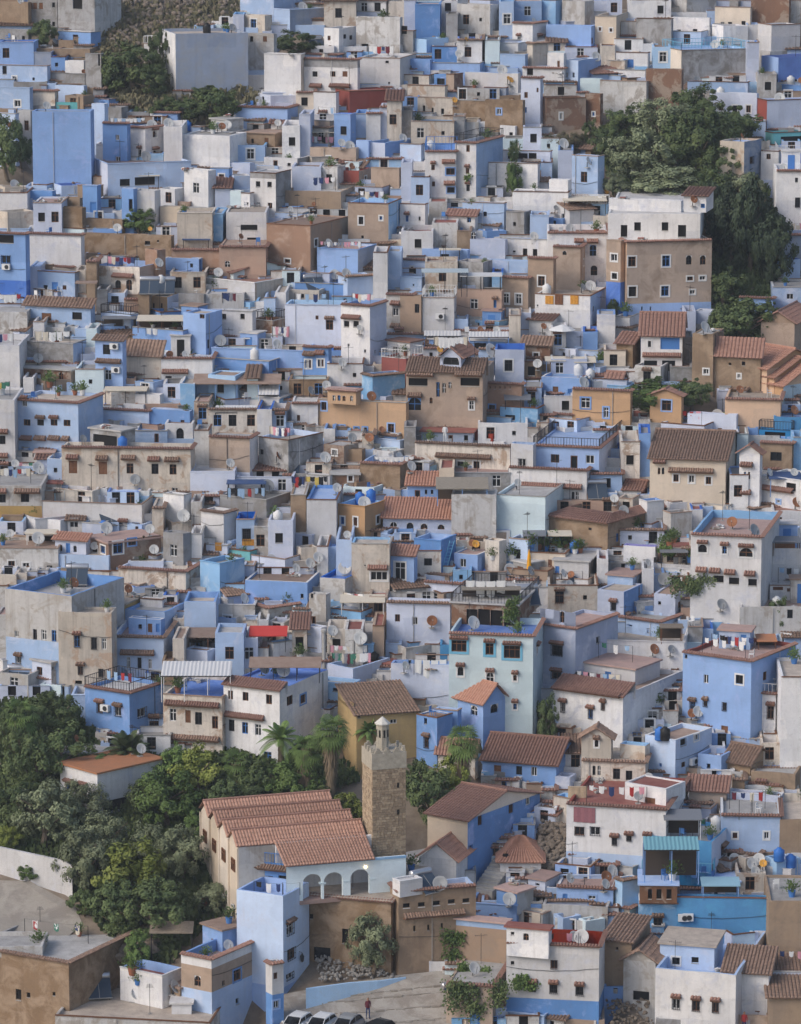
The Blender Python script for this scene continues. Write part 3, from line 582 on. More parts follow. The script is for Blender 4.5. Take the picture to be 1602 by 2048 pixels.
HDATA = """
-60 139 201 1925 2028 k rg ig p.5 k d14;b37,1989,12,22 s108,1988,6,8 s57,1990;low brown earthen house with cracked grey roof
+-40 85 86 1893 1915 v p.3
110 420 482 2046 2095 v rc p.25 a9 d9;;broad stained flat roof at the bottom edge
318 360 401 1978 2016 k rk p0
343 383 384 2008 2042 w p0 rw
362 424 538 1918 2042 t ib p.9 rp Mw,1938 xp,1985 K a33;a395,1962,13,22 y474,1950,14,24 v520,1934,16,24 b475,2002,7,12 b520,1990,8,12 s447,1966;tan and white house with blue roof terrace and torn awning
+405 445 497 1862 1905 b rk p0;d428,1890,12,24
+497 531 533 1855 1888 w p0 rw
240 325 366 1952 2018 w ib rr p.7;;sunken red terrace with blue inner walls
536 545 567 1928 2052 w xb,1990 K a58;w550,1952,8,14 y547,2010,10,16
473 567 618 1792 1984 p ib rb p1.1 xb,1975 a27;T580,1858,13,24 T582,1908,14,24 T579,1952,13,12 D587,2003,16,32;tall narrow blue house with balustraded roof room
+476 589 602 1732 1786 b rb p.2 Rb d3.5;b500,1757,30,18 b534,1766,24,30 b568,1764,22,26 c533,1736,110
838 912 920 1722 1795 w G1.3 d8 rU;;small white gabled house below the minaret
780 797 952 1783 1950 k K ip rp p.35 a74;l813,1811,14,9 l843,1809,14,9 l873,1806,14,9 l903,1803,14,9 l932,1801,14,9 s829,1857,5,12 s857,1855,5,12 s884,1852,5,12 c868,1830,125;long brown fortress-like house with a tiled eave
+785 800 845 1763 1795 w p.1 rw
912 1012 1020 1848 1952 t rp p0 Mp,1860;;windowless tan house with pink slab roof
1013 1197 1210 1893 2055 w xb,2003 ir rr K p1.0 a9;T1108,1929,14,18 s1025,1926,7,8 T1107,1978,15,18 T1159,1982,15,18 T1065,1975,14,16;large white house with blue painted base
+f.03 1013 1097 1100 1861 1895 w rr p0;a1052,1874,11,15 s1025,1867,7,7
893 985 1032 1972 2060 t K p.1 a12;D950,2035,20,36;low tan house under a leafy vine
936 1033 1067 1812 1848 b rc ib p.8 a14;;blue terrace with pale inner floor
+993 1034 1067 1787 1830 b Ev rp p0;w1012,1805,8,10
1056 1090 1118 1762 1800 l rp p0 a30;s1075,1769,8,5
1113 1226 1245 1778 1822 b rp p.1 K Eg a10;D1130,1798,10,22 y1184,1795,14,8;blue room with pink roof and two dishes
1085 1215 1247 1815 1850 v rc p.6 a10
1000 1082 1084 1724 1748 w g1.5 H d5 rU;b1043,1739,20,6;small white house with red hipped roof
855 935 1080 1640 1752 b Le G1.3 rT a36;w960,1641,9,20 w1022,1617,10,20 w1056,1602,10,18 w935,1700,9,16;long blue house with brown tiled roof and cream gable
965 1112 1153 1530 1585 b g1.5 rT a18;w1038,1541,12,18 w1068,1543,12,18 d995,1544,14,28 w1132,1537,7,16;blue house under a long ribbed tile roof
876 950 955 1512 1550 c g1.2 rT
912 966 1014 1408 1502 b g1.5 rU a48;a948,1421,13,20 a989,1417,16,18;blue house with arched windows and red tiled roof
898 1065 1080 1272 1482 q K a9 d7 rd;W918,1292,30,24 W979,1298,16,24 W1024,1304,32,26 M921,1343,12,18 M980,1355,14,20 M1030,1356,8,13 M1030,1413,8,13 M1074,1300,6,16;tall pale aqua house with wooden framed windows
+903 1035 1078 1212 1254 m RR rg p0 a14;b944,1236,22,36 b968,1236,24,36 b993,1238,24,36 b1018,1238,20,36
783 850 917 1722 1745 w rw p.2
10 146 248 1192 1382 v Ev ib rw p1.0 a27 xp,1288;w33,1268,8,14 w70,1269,8,22 w88,1270,11,22 w108,1272,10,24 s130,1281,4,8 T37,1320,11,14 r27,1345,7,40;stained house topped by a blue walled terrace
64 103 136 1327 1378 l Ev rw p0 a38;w79,1342,12,17 w110,1336,10,10
116 225 233 1226 1390 c p.2 rc a7;T154,1283,11,24 T188,1287,11,24 w208,1288,10,24 T161,1341,10,17 T202,1346,10,17 b157,1368,14,14;stained cream house with seven windows
225 328 330 1275 1352 p k rp a6;w257,1325,8,22 w279,1326,8,22 w300,1328,8,20 c275,1307,68
+257 322 326 1240 1272 b rp p.2;s280,1253 d300,1256,9,18 D318,1256,8,18
170 260 326 1386 1492 b RR ib K p.3 rw a33;T200,1416,12,20 T236,1423,13,18 T283,1425,15,18 T201,1467,10,14 x213,1415 x214,1464;square blue house with railed roof terrace
326 445 447 1395 1510 c p.3 a14 rd;w346,1430,13,26 r376,1433,11,26 w397,1437,14,26 w430,1445,12,26 c385,1410,112 c385,1478,112 w346,1494,14,22 w376,1498,12,20;stained house under the white striped awning
447 560 656 1380 1532 w id rd p.2 a27 F1.1;w461,1390,10,18 w491,1393,12,18 w538,1399,12,20 w580,1401,12,20 yk606,1398,11,18 w463,1451,12,24 w490,1456,12,24 w516,1460,12,24 c490,1434,80 w535,1515,16,24;white house with deep blue parapet beside the palms
120 196 325 1548 1645 w ro p.05 a46;T139,1577,14,22 T167,1584,14,24 b238,1608,60,24;white garage building with orange roof
124 235 236 1510 1540 m rw p0 d4
142 172 174 1390 1440 p
520 655 662 1308 1330 g rg p.2 a12 d7
655 706 780 1337 1392 l rg ip p.6 a38;;pale corner house hung with a long line of washing
636 706 722 1368 1425 a p.3 a20;b678,1380,26,7
690 850 880 1400 1425 k rp p.2 a12 d8
690 713 834 1430 1530 y s1.3 rQ a74 d6;w702,1410,5,11 b714,1432,6,7 w787,1443,14,9;yellow ochre house behind the minaret
833 874 905 1436 1535 b p.1 rk a38;T853,1485,9,22 s851,1442,6,12
868 915 920 1422 1505 b ip p.4
773 900 905 1207 1300 l k p.3 a7 rc;w830,1242,11,17 w795,1236,10,15
782 900 905 1330 1425 l ib p.5 rp a10;s819,1325,4,10 d914,1360,7,18
800 868 908 1378 1402 w rr p.15 a14
880 903 905 1290 1330 s
1080 1150 1236 1257 1402 l K rp p.3 a33;T1114,1301,22,22 T1113,1351,19,14 a1099,1228,16,18 a1124,1234,9,24 b1196,1280,8,14 b1103,1397,8,14;big pale lilac house right of the aqua one
1106 1245 1366 1393 1500 w p.3 rk a31 F1.9;T1126,1415,9,20 T1181,1428,9,20 T1206,1413,7,14 M1128,1472,9,22 c1176,1384,139;white house with wide blank bluish side wall
+1160 1270 1320 1340 1372 w rp p0;D1216,1354,12,22 w1180,1352,10,14
1208 1368 1370 1285 1350 w rc p.6 a8 d10;;long plain white wall above the terrace
1366 1500 1592 1322 1495 b K rp ir p.35 a33;w1412,1358,9,18 v1479,1359,14,18 T1385,1414,10,22 T1411,1407,7,11 T1449,1413,8,17 w1530,1352,9,18 d1449,1470,13,38 w1476,1482,9,17 s1372,1313,5,8;big square blue house with brown front door
+1438 1500 1508 1264 1300 p rp p0 a14;w1455,1281,12,15 D1487,1285,11,32
1563 1660 1662 1355 1550 w p.3 rc
1514 1550 1563 1388 1475 w K rr Rw a20;T1541,1425,13,26
1163 1290 1302 1525 1592 c k rc p.2 a9;a1188,1541,6,20 a1198,1541,6,20 w1233,1548,14,22 w1258,1551,13,20;cream house with row of windows under tiled eave
+f1.5 1163 1222 1226 1478 1522 c G.9 rQ a9;M1193,1487,8,14
+f1.6 1240 1290 1300 1492 1522 c p.2 ia
1290 1350 1424 1480 1570 p p.4 rk a38;w1321,1530,5,8 v1393,1475,10,11 w1367,1529,9,11 x1383,1522 b1367,1484,14,14;pale blue tower house with brown lean-to roof
1133 1330 1376 1619 1752 w p.35 rr ir a14 K xp,1715;g1159,1662,19,18 g1190,1662,19,18 T1229,1683,10,15 T1258,1677,10,11 T1295,1680,14,15 T1152,1726,18,18 T1198,1728,15,18 s1229,1741,6,6;white house with barred windows and a pink blanket
+1250 1332 1371 1578 1612 w rr p.12;r1300,1606,20,22
1107 1140 1162 1598 1650 c ra ia p.4
1448 1500 1538 1530 1562 k g1.2 rQ a36
1378 1452 1457 1584 1622 t s.9 rT a10;a1423,1605,8,12
1455 1560 1568 1592 1632 l p.3 rp
1442 1560 1562 1632 1716 p K p.3 rg a4;v1470,1671,9,13 v1533,1671,9,15;pale blue house with two small double windows
1560 1660 1662 1640 1720 k p.2
1502 1590 1660 1548 1590 k p.2 a15
1278 1354 1356 1806 1866 a rb K p.2;T1316,1844,17,17
1354 1538 1541 1797 1876 s p.4 rb a3;x1361,1834 x1376,1833;strong sky blue wall with two air conditioners
+f.02 1280 1354 1355 1771 1806 m rb p0;b1300,1788,8,20 b1318,1788,10,20 b1338,1788,10,20
+1284 1425 1442 1748 1772 s Ra rb p.1 a10;b1310,1760,24,16 b1345,1760,24,16
1300 1422 1462 1684 1780 s El rg p.3 a20;T1446,1703,10,17
1328 1395 1440 1652 1690 w rg p.1 a22;b1360,1668,36,22
1311 1470 1534 1950 2075 w p1.0 ip rb a16;T1352,2008,15,22 T1392,2012,15,22 T1431,2015,13,22 b1352,2048,12,10 M1512,1971,5,10 w1505,2040,14,12;white house with three red-canopied windows at the bottom right
+1320 1428 1447 1895 1942 p rc p0 a14;v1352,1922,16,15 b1390,1920,14,12
1448 1536 1540 1948 2040 w s1.0 rQ d4 a12
1538 1660 1662 1803 1940 k p.2
1538 1660 1662 1945 2010 l p.2 rk
1538 1660 1662 1995 2075 k s1.2 rQ
1247 1310 1313 1925 2010 v G.9 rQ d4;A1282,1992,32,20;ruined white gable wall with brick arch
1205 1262 1300 1884 1990 k s.7 rQ a20 ;b1234,1897,5,6
1475 1600 1660 1770 1795 l rp p.4 d8
1425 1478 1480 1765 1797 a rb p0;v1418,1780 v1450,1784,28,16
-40 31 32 800 935 w p.2;w5,880,12,18 c6,865,20 c6,913,20 w5,925,12,12
30 158 206 806 928 p K rc p.3 a19;T49,806,11,15 T54,845,14,13 T81,845,14,13 T108,845,14,13 T134,846,14,13 yb53,908,12,20 y81,908,13,20 y109,908,13,20 c53,878,24 c81,878,24 c109,878,24 c132,879,16;large pale blue house with two rows of canopied windows
-20 123 125 968 986 v rr p0 d7
-20 84 86 972 1040 v rg p.1 xy,1012;w5,997,13,17 w50,996,17,17 c57,984,52 c5,984,18
123 382 390 898 992 c K p.3 rw a5;r146,934,17,26 r206,936,17,26 w260,937,14,21 w310,938,14,21 w346,939,14,21 c145,916,26 c204,918,26 c257,917,28 c308,920,26 c344,921,28 w350,985,12,20;wide stained house with rust-brown shutters
+180 242 270 864 896 g p0 rg;b210,881,50,22
130 175 181 860 890 p rp p.2;w150,875,19,14 s166,873
270 335 337 862 898 p rb p.3;d313,876,9,18
330 386 388 847 890 w p.2;a360,867,15,22
62 284 320 1009 1060 w in rw p1.0 a10;;long white house with aqua inner terrace
175 218 322 1088 1150 m rp p0 a58;v190,1099,13,15 v206,1099,10,15 v236,1095,18,24 y264,1084,15,14 s288,1076,4,8;brown cottage with pink sheet roof
52 108 113 1068 1096 w rw p0 a8;b68,1081,24,18 b94,1081,22,18
-20 117 119 1097 1145 v rk p.1;v23,1127,13,11 v52,1130,13,9 b99,1136,11,10
108 218 240 1112 1155 p rc p.2 a12;a136,1144,6,8 a144,1144,6,8
+f1.5 110 172 178 1082 1110 l rU s.5;a121,1096,7,14 a150,1098,7,13 D136,1096,9,20
237 372 402 1143 1195 c p.7 il rw K a17
195 250 300 1210 1255 y rc p0 a20;w209,1230,8,21 s238,1218,4,9
250 330 402 1225 1275 p ib p.3 rg a20
280 325 328 1200 1230 w rc p.3
418 500 516 876 968 t Ew rg p.1 K a14 xl,945;;tall plain tan block house
517 577 646 881 962 g p.5 rc ip a36;b523,904,8,11 b524,946,9,16;raw grey concrete house with white terrace
647 688 717 892 938 m Et rw p.1 a30;v669,905,9,11
688 724 727 900 935 k rg
720 800 828 929 985 k ip p.7 rb K a17;;brown walled house with blue washing terrace
735 800 830 882 912 p p.2
662 718 720 950 978 m rg p0;v701,957,8,11
612 660 663 952 985 w rc p.2
380 470 472 943 995 l p.2 rw
440 533 581 1000 1055 g p.15 rG a28;w543,1029,5,10 w571,1024,5,8
581 612 614 990 1075 k p.1
613 673 675 1000 1092 w p.3 ib rb a4;;plain white house beside the orange one
673 730 769 1014 1090 O a30 ia rb p.7;v685,1041,8,16 v711,1043,8,18 v756,1039,7,16 w680,1083,7,11;orange ochre house with blue roof terrace
766 905 912 1038 1075 l s1.2 rU a6 d4;a787,1054,14,20 a820,1055,14,20 a848,1057,14,20 a882,1059,14,20;pale house with four large arched windows
400 500 605 1103 1130 n in rw p.9 a30
412 455 458 1092 1122 l rw p.3
495 570 672 1119 1155 l rr ip p.6 a33
672 704 706 1080 1170 p rk
490 615 642 1165 1220 b p.2 rk a12;b604,1192,6,9;wide plain blue wall with one tiny window
640 690 720 1158 1215 v rd id p.4 a20;b623,1192,5,10
618 652 658 1190 1258 v rk;b624,1192,5,10 d627,1240,9,16
400 440 489 1128 1205 a p.4 ia a40
440 489 491 1168 1198 a rw;w453,1182,7,10
430 510 512 1210 1245 v ip rb p.5
510 537 602 1216 1250 v K ib p.3 a55;w560,1234,5,6
703 779 784 1088 1195 c rc p.2 ia a4;v758,1152,34,17 s730,1131,3,3 c757,1137,42;stained cream house with one wide window
780 828 831 1112 1185 b s.8 rT;v800,1142,22,36
690 732 735 1163 1190 b rp
660 722 766 1224 1258 a rw p.2 a30
843 945 1012 866 895 u El rr p0 a9;d901,880,9,20 b932,876,8,11
948 985 1012 868 894 r rr p.2
830 1020 1023 893 955 c p.2 rg k;v847,931,8,8 v921,930,12,15 v953,930,12,15 c927,914,110;long stained cream house with white windows
1018 1173 1255 941 1005 w Ew rp p.2 a14 K;w1082,986,16,11 w1112,987,16,11 a1146,991,6,15 a1154,992,6,17 w1185,985,8,20 w1210,978,7,14 a1218,976,5,14 c1097,973,132 c1190,967,22;white house carrying a blue upper floor
+1067 1198 1255 896 940 b El K Ri rb p.15 a14;w1110,917,17,17 d1148,924,14,26 w1180,919,17,17 b1225,915,7,11 b1246,906,5,9
+f1.2 1022 1066 1069 889 940 w rb p.5 ip;g1044,925,14,16
815 874 878 971 1012 b rU s.9 a5;d835,993,11,26 s852,984,5,9 s864,984,5,9
874 905 993 1008 1040 b rg p.3
903 992 995 990 1085 v p.1 rg a4;;grey streaked blank wall house with corner turret
992 1090 1132 994 1085 q rw p.3 a16;;plain pale aqua house beside the grey streaked wall
1098 1215 1388 1047 1115 k Z p.12 rc a36;w1180,1058,6,5 w1235,1075,6,17 w1273,1066,6,17 w1311,1056,6,17 w1340,1047,6,17 w1369,1038,6,17;old brown stone building around a flat courtyard roof
+1248 1282 1298 980 1012 w Er g.5 rT a14
1300 1450 1479 920 1022 e g1.5 rQ a10;a1318,942,5,14 a1326,942,5,14 v1352,956,10,15 v1383,958,10,15 v1417,961,10,15 c1382,943,90 c1319,924,26;cream house with old brown tiled roof
1385 1455 1480 1012 1035 e rw p.1;w1400,1022,9,10
1479 1518 1521 908 1028 w G.8 rT;a1490,951,4,15 a1498,951,4,15 c1492,931,24 c1492,986,20
1520 1583 1586 887 955 k K rg;w1552,913,22,18
1520 1605 1660 962 1045 w rG p.2 xw,1000;y1537,1013,9,12 y1557,1003,7,7 b1582,974,18,16 c1555,980,60
1545 1660 1662 1023 1065 w rT p.2;w1560,1040,8,12
1382 1520 1560 1074 1265 w ia rp p.7 K a13;m1405,1097,17,17 m1449,1100,9,15 m1492,1105,26,18 b1437,1158,20,14 b1468,1162,20,14 b1505,1165,17,14 c1403,1141,20 c1430,1143,20 c1460,1146,20 c1500,1149,20;tall weathered white house with arched windows
1388 1490 1507 1040 1058 w rw p.1 a12
1247 1310 1313 1094 1142 w iV p.7 rg;s1290,1122,8,6;white house with violet terrace walls
1305 1382 1385 1139 1160 w p.35 rc;w1308,1120,4,12
1545 1660 1662 1112 1172 w p.1 rw;r1570,1090,40,14
1540 1660 1662 1172 1205 w p.1;r1556,1177,20,7 r1584,1180,20,7
1480 1660 1662 1215 1280 v rk;w1580,1228,11,18
1215 1265 1286 1154 1205 p rp p0 a22
1195 1247 1285 1184 1250 l Eb rc p.1 a28;T1227,1213,10,16 T1253,1238,6,12 M1268,1236,7,12
1308 1350 1400 1190 1245 l rk p.1 a20;s1319,1206,6,7 r1368,1203,30,13
1425 1475 1518 1180 1235 p Ev rr p.1 a28;D1455,1193,12,18 D1438,1193,8,18
1055 1130 1160 1108 1150 e rc p.3 a14;b1077,1128,15,16 r1100,1126,8,14;cream house with crowded pergola terrace
1108 1177 1202 1124 1170 w rw p0 Eg a14;D1113,1144,8,24
1010 1095 1110 1143 1178 t rg p.3
908 955 1032 1110 1152 b rp p.1 a24;w926,1126,12,17
828 882 912 1082 1155 b ip rb p.5 a25
828 882 884 1102 1158 c Ml,1103 rb p.4;w856,1124,16,15
848 925 931 1168 1200 l rw K ia p.4
930 1010 1110 1180 1200 g rw p.3
-60 53 59 468 608 b xd,562 K rr p.3;b12,478,32,16 g12,519,20,15 x14,533;deep blue house at the left edge
55 163 167 470 548 w K p.3 rg;s72,527,3,6 s86,526,3,6;tall plain white house with a stepped top
75 150 160 546 602 p rb p.3;b91,575,9,10 D110,576,13,24 w129,575,8,9
50 182 190 616 665 p s.8 rQ;r93,635,20,18 b154,632,20,15
-30 55 57 624 672 v p.1
-30 40 42 690 785 w rw
40 147 172 688 740 g Ep rc p.2 a20;b165,712,6,14
45 142 156 742 775 m rg p0;a95,753,9,14 a122,752,9,14 d78,752,9,16
190 246 250 682 790 b s.4 rQ;w213,699,15,20 w216,750,14,20 x230,692 x233,739 c218,724,56;narrow blue house with air conditioners
265 366 442 662 720 b rk p.3 a28;b290,685,18,4 b318,686,10,4 w335,706,6,12
248 322 326 714 768 c s1.5 rQ;T262,757,13,9
322 425 427 717 770 w K rc;T337,757,13,10 c348,745,52
190 298 301 822 860 p K rc p.3
300 380 383 822 870 b rb ip p.4;w365,845,8,10
270 320 325 790 822 w rw p.3
193 280 326 535 602 c ib Eh p.6 rk a24;a236,571,12,21 a258,570,12,21 c247,553,44;weathered stone house with two arched windows
165 343 346 472 535 k p.1 rc;s316,482,4,4 b295,486,11,8
290 315 331 500 575 h rk p.1
314 362 406 542 566 b ip p.3
328 398 404 518 558 b rk p.1;w383,531,6,8 w398,531
299 335 358 594 630 O El rg p.1 a22;s307,612,4,11 s323,612,4,11
202 262 282 630 668 p RR rg p.2
180 280 290 670 690 k s.3 rQ
357 408 411 590 632 g rw
343 440 442 500 548 h K p.3 rk;w352,535,8,14 w372,535,8,14
452 533 535 425 495 w rc p.1;b498,455,34,11 b507,482,26,14
438 532 534 494 565 h K p.1 rk;a455,528,10,12
533 621 700 452 552 h Et rk p.1 a25;v575,522,11,7 v632,485,6,14;big pinkish tan block house
696 777 803 408 498 t Ea p.4 ia rb a15;v722,441,10,15 v762,436,5,7 s725,474,5,6;tan house with sky blue side wall
634 716 752 500 565 b Eu ip rp p.2 a22;;blank blue house carrying a washing line
436 467 592 545 570 q G.9 rT a62 d6
400 510 576 566 615 w Ec p.2 rn;
432 500 534 605 628 a p.8 ia d4 a28
440 505 511 624 690 w rw;b448,633,9,11 b485,633,9,11
505 545 573 642 680 m rn p.3 RR a30
366 412 444 628 722 b rc p.2 a28;w406,633,10,9 w417,688,4,18
423 605 657 702 750 b rc ip p.5 a13;g446,719,8,9;long blue house with wide pale roof terrace
423 538 606 723 768 b rc p.2 a24;T446,748,20,6
605 657 660 695 765 b K rb;v613,728,4,16 v620,728,4,16 v638,726,4,14 v645,726,4,14 c618,709,22 c640,707,20
570 682 692 611 705 l rg p.4 a7 ia;T659,650,15,20 w634,635,6,8 b676,699,9,12;tall pale lilac house
682 740 773 612 740 w El K ib rp p.5 a24;b693,648,11,12 b712,648,11,12 s697,690,4,5 s730,702,4,6 s750,702,3,5 c702,636,38;white house with blue terrace walls beside the lilac one
772 825 828 590 675 v K rg;w791,624,12,16 w793,665,11,14 c791,608,20 c791,653,20
590 690 693 569 595 b p.3 rb
763 812 846 718 768 r Rw rc p.2 a28;;dark red house with white balustrade
+775 820 845 686 712 w rT p0;b790,700,10,14
517 559 581 797 825 w Ea rw p0 a25
583 636 638 807 858 w p.1 K rw;w597,836,6,12
637 812 816 806 882 O p.2 rk;y648,812,11,16 y672,858,8,15 y685,858,8,15 y713,862,9,15 y730,862,9,15 y782,858,13,22;wide orange ochre house with blue windows
+f.05 655 712 722 783 808 O K rp p0;a668,796,6,11 a678,796,6,11 a688,797,6,11 a703,797,6,11
812 965 1006 746 872 t F2.5 p.1 rk a9 d8;b836,764,38,15 b940,764,38,16 c836,750,52 c940,750,52 c829,792,30 a829,808,26,26 a876,779,7,30 a888,776,7,20 a900,770,6,13 M943,810,9,17 a862,801,6,12;ornate brown house with balconies and pointed windows
+880 922 950 716 745 l G1 rT a18;a902,719,32,22
845 908 913 596 680 w rg p.2 Rw a5;x880,632;white tower with latticed glass porch
912 1003 1006 582 650 h rg;w948,608,16,20 T990,608,6,16
1004 1056 1060 556 630 t rp K;v1012,597,11,20 v1037,598,11,20
1056 1106 1110 517 630 t K rk;v1083,562,13,21
1106 1160 1173 494 600 t K rb a12;a1129,506,8,8 v1167,525,4,12;plain tan house with peaked parapet
865 1025 1041 663 685 w K rp p.45 a7
858 1010 1041 683 720 b Ew rw p0 a12;b880,692,24,12 b920,692,24,12 b960,692,24,12
1070 1180 1213 592 670 w Ep p.3 rc a17;s1075,611,3,4 w1187,618,4,12;white house with rugs over its parapet
1058 1102 1121 641 680 w s.5 rT a20;A1113,655,7,16
1045 1100 1103 692 730 m s.8 rQ;v1072,712,9,13
1102 1195 1232 702 725 p ip p.3 a18
1083 1165 1202 757 805 b rb p.3 a18;d1111,782,11,18 r1132,781,32,18
1100 1200 1236 735 760 p rw p.2
1145 1260 1263 782 862 O K p.2 rg;y1171,806,18,20 y1212,825,10,22 w1172,852,13,8;orange house with twin pointed blue-framed windows
968 1043 1046 769 840 h K rp;s980,775,2,5 s990,775,2,5 s1000,775,2,5 s1010,775,2,5 s1020,775,2,5 y984,820,12,20
1000 1075 1101 817 858 a rb p.3 a20;b1020,835,20,10
1095 1215 1217 466 572 w K rn;a1160,494,12,12 a1186,501,13,22 a1188,541,13,20 c1158,483,20 c1185,484,22 D1190,575,16,14;white house with arched dark windows
1008 1095 1098 480 528 w ip rb p.4;b1028,503,6,4 b1050,504,9,14 b1070,505,9,14
977 1055 1058 522 560 p rb
800 843 846 556 596 p;s827,570,3,4
800 870 873 521 550 p K;v824,538,6,9
800 842 845 592 680 t Lt;w834,617,9,18
835 935 938 500 535 b rp p.2;b890,515,16,14
940 1010 1013 480 530 l rr p.2;a944,471,9,14
1213 1240 1252 482 640 t Eo xd,565 rh p.1;v1228,515,11,15 v1229,552,10,13
1238 1252 1424 484 640 t Lo xb,608 K p.1 a79 rc d9;v1264,523,15,20 v1332,522,16,22 a1378,520,12,19 a1406,520,12,19 v1380,557,12,8 v1405,556,12,8 v1265,583,15,20 v1330,582,15,20 v1385,584,9,9 s1284,617,3,8 s1301,617,3,8;large square tan house with white framed windows
+1216 1400 1425 428 482 w rw p.1 a6;b1248,462,13,24 b1275,453,13,17 b1330,453,13,17 b1364,462,16,24
++1218 1362 1366 402 425 w rw p.1
++1368 1412 1427 392 425 w s.4 rT a14;w1408,412,8,9
1282 1364 1428 672 752 w Ek g1.8 rT a6 d6;v1299,688,6,13 D1340,687,38,24 A1301,732,26,22 A1337,732,26,22 c1325,712,80;old house with tiled roof and two big arches
1385 1425 1448 668 785 k rg p.1 a20;v1412,743,9,10
1233 1265 1281 688 745 k s.8 rT a20
1425 1520 1523 716 795 k s1.8 rT;s1460,728,5,5 b1487,727,7,8 v1478,752,5,9
1522 1588 1625 647 712 t G1.1 rT a20;b1555,699,6,10;plain tan barn with gabled roof
1519 1533 1640 738 800 o G1.6 rU a50 d5
1533 1548 1650 755 805 o G1.6 rU a50 d5
1548 1566 1660 772 815 o Eq G1.6 rU a50 d6;;peach building with saw-tooth gables
1450 1560 1575 800 868 o K rc p.3 a8;;plain peach flat roofed building
1300 1362 1365 792 860 O G.6 rT;y1333,811,18,20 w1330,850,16,8;orange house with gable and twin blue-framed windows
1157 1253 1257 760 785 l rw p.2
1322 1408 1473 852 890 l rw p.4 a25
1375 1472 1475 830 872 l rw p.3;;white and lilac terrace with a steep stair
1478 1545 1548 597 640 b K rn
1545 1660 1662 575 630 p rg p.1;w1580,593,13,11
1545 1660 1662 470 525 u rr K
1215 1243 1246 757 782 a g.5 rn
1235 1330 1333 747 765 w rw p.2
1518 1583 1586 862 890 s RR p.2;b1550,870,40,12
1548 1660 1662 835 880 s rb p.3
-20 57 60 60 95 g rg;b30,78,6,9 b47,77,6,10
-20 57 60 5 62 k rg;
55 115 118 -15 60 g rg;r60,12,8,13 r70,12,8,13 r82,12,8,13 b107,10,6,10 b107,48,6,9
115 190 242 -20 82 g Ev rg a30;b155,8,20,20
60 180 200 98 125 k rc p.1 a10
-20 65 68 118 135 m rr
-20 95 98 132 178 p ip rb p.4;b9,140,9,16 v29,158,8,11 s67,158,5,6
-20 60 63 176 230 p rb;v35,207,13,12
-20 32 35 228 310 p;r19,250,9,11
57 110 114 182 222 c K rk
35 62 66 221 290 v rw;w53,251,9,20
95 170 203 148 180 g a20 rg
130 168 172 122 165 w rw
170 203 206 108 185 g;b198,120,4,24
110 168 172 172 205 p ip
82 155 182 205 225 n a12 rb
64 183 188 223 378 b p.15 rg a4;;huge windowless blue block house at upper left
183 210 213 208 300 p
205 255 258 247 335 b ib K rb p.4;w235,275,8,11 w236,318,10,10
255 291 327 256 328 w K rw a35;m280,307,6,17 m309,268,8,13 m310,309,8,17
327 365 367 253 345 w rw
365 460 493 272 352 w rg p.1 a20
305 355 358 226 252 b K rc
198 216 382 328 400 p Ll a72 ip p.4 d10;b250,365,20,14 b290,362,40,16;pale blue house with shaded balcony
243 268 271 377 465 b;b262,410,8,24
267 310 321 382 462 w rw a15
320 361 364 414 458 e rc
155 200 203 372 410 k rc;v187,384,8,7
120 160 165 397 432 k rk
-20 55 57 386 432 w rk
55 105 108 382 412 b rr
105 165 170 416 470 k rk
170 245 248 440 470 k rc
165 195 198 372 445 b;D187,416,13,24
325 352 496 68 192 u Lw a76 p.3 rc d8;w338,100,6,14;huge windowless grey blue block house on the slope
288 325 328 88 130 w Rw
495 548 552 68 155 v rg;b503,78,7,11 r530,78,8,11
528 602 610 109 200 w Ee rw p.2 a14;;tall plain white block house
608 715 719 119 205 w Mg,136 K rw;v630,148,10,11 v666,148,10,11 r690,148,10,11 c632,173,24 c680,173,42;white house with grey upper band and three windows
+622 668 672 93 115 w rw;b642,104,9,12
718 800 832 117 185 w rw p.2 a15;s774,124,7,5 s778,166,4,4
627 672 676 185 240 w rw p.1
671 699 783 183 235 r rr p.1 a66;;dark red walled house
468 575 623 216 260 b K rr p.4 a16;r500,250,13,11 r546,248,13,10;blue house with red sills beside the brown roof
492 550 602 268 305 k rk p0 a22;s505,283,5,11 r533,282,8,13
400 462 493 266 322 g rg p.1 a18;b445,299,8,10
+422 454 487 241 262 v rg p0
612 660 746 243 270 t rw p.1 a40
620 712 716 297 335 t rr;v657,315,7,6
735 770 842 286 332 l Eb ib p.5 rg a32
712 737 740 282 328 b
528 595 628 317 352 w Eg rg a22;d551,328,9,15 b578,329,7,6
500 552 582 347 438 w Eg Mg,358 rw p.1 a22;b516,368,9,11 b539,369,9,11 w516,410,9,11 w540,411,9,11
482 500 503 387 440 w;s495,407,4,5
460 482 485 382 435 q
420 458 461 337 385 b rw;v443,353,10,9
456 500 510 327 360 l rw ip p.3
568 682 721 384 430 k Et rw p.3 a14;;wide brown wall with pale roof
672 718 742 342 380 r Et rw a20;v731,358,4,12
550 605 642 427 452 p rw a20;b572,439,10,5 r595,438,8,7
742 798 802 337 385 t rw
480 548 652 -20 50 p rb ip a35
548 580 655 20 70 p Eu a50 rg
648 678 713 57 115 w rg a30;w658,76,6,9 w690,73,6,9 w702,75,6,9 w660,95,6,9
712 800 805 35 115 v rg;s730,90,14,5
740 800 805 90 120 v ra
850 912 914 303 408 w K Rb rb ib;T866,335,7,11 y902,343,18,14 T867,368,6,10 y903,380,16,12 c902,325,26 c902,368,22
910 952 1006 286 408 w Ep K Ri rb a22;w936,297,7,14 T935,342,7,12 T936,376,7,13;tall white house with many small canopied windows
800 842 845 289 335 p rb
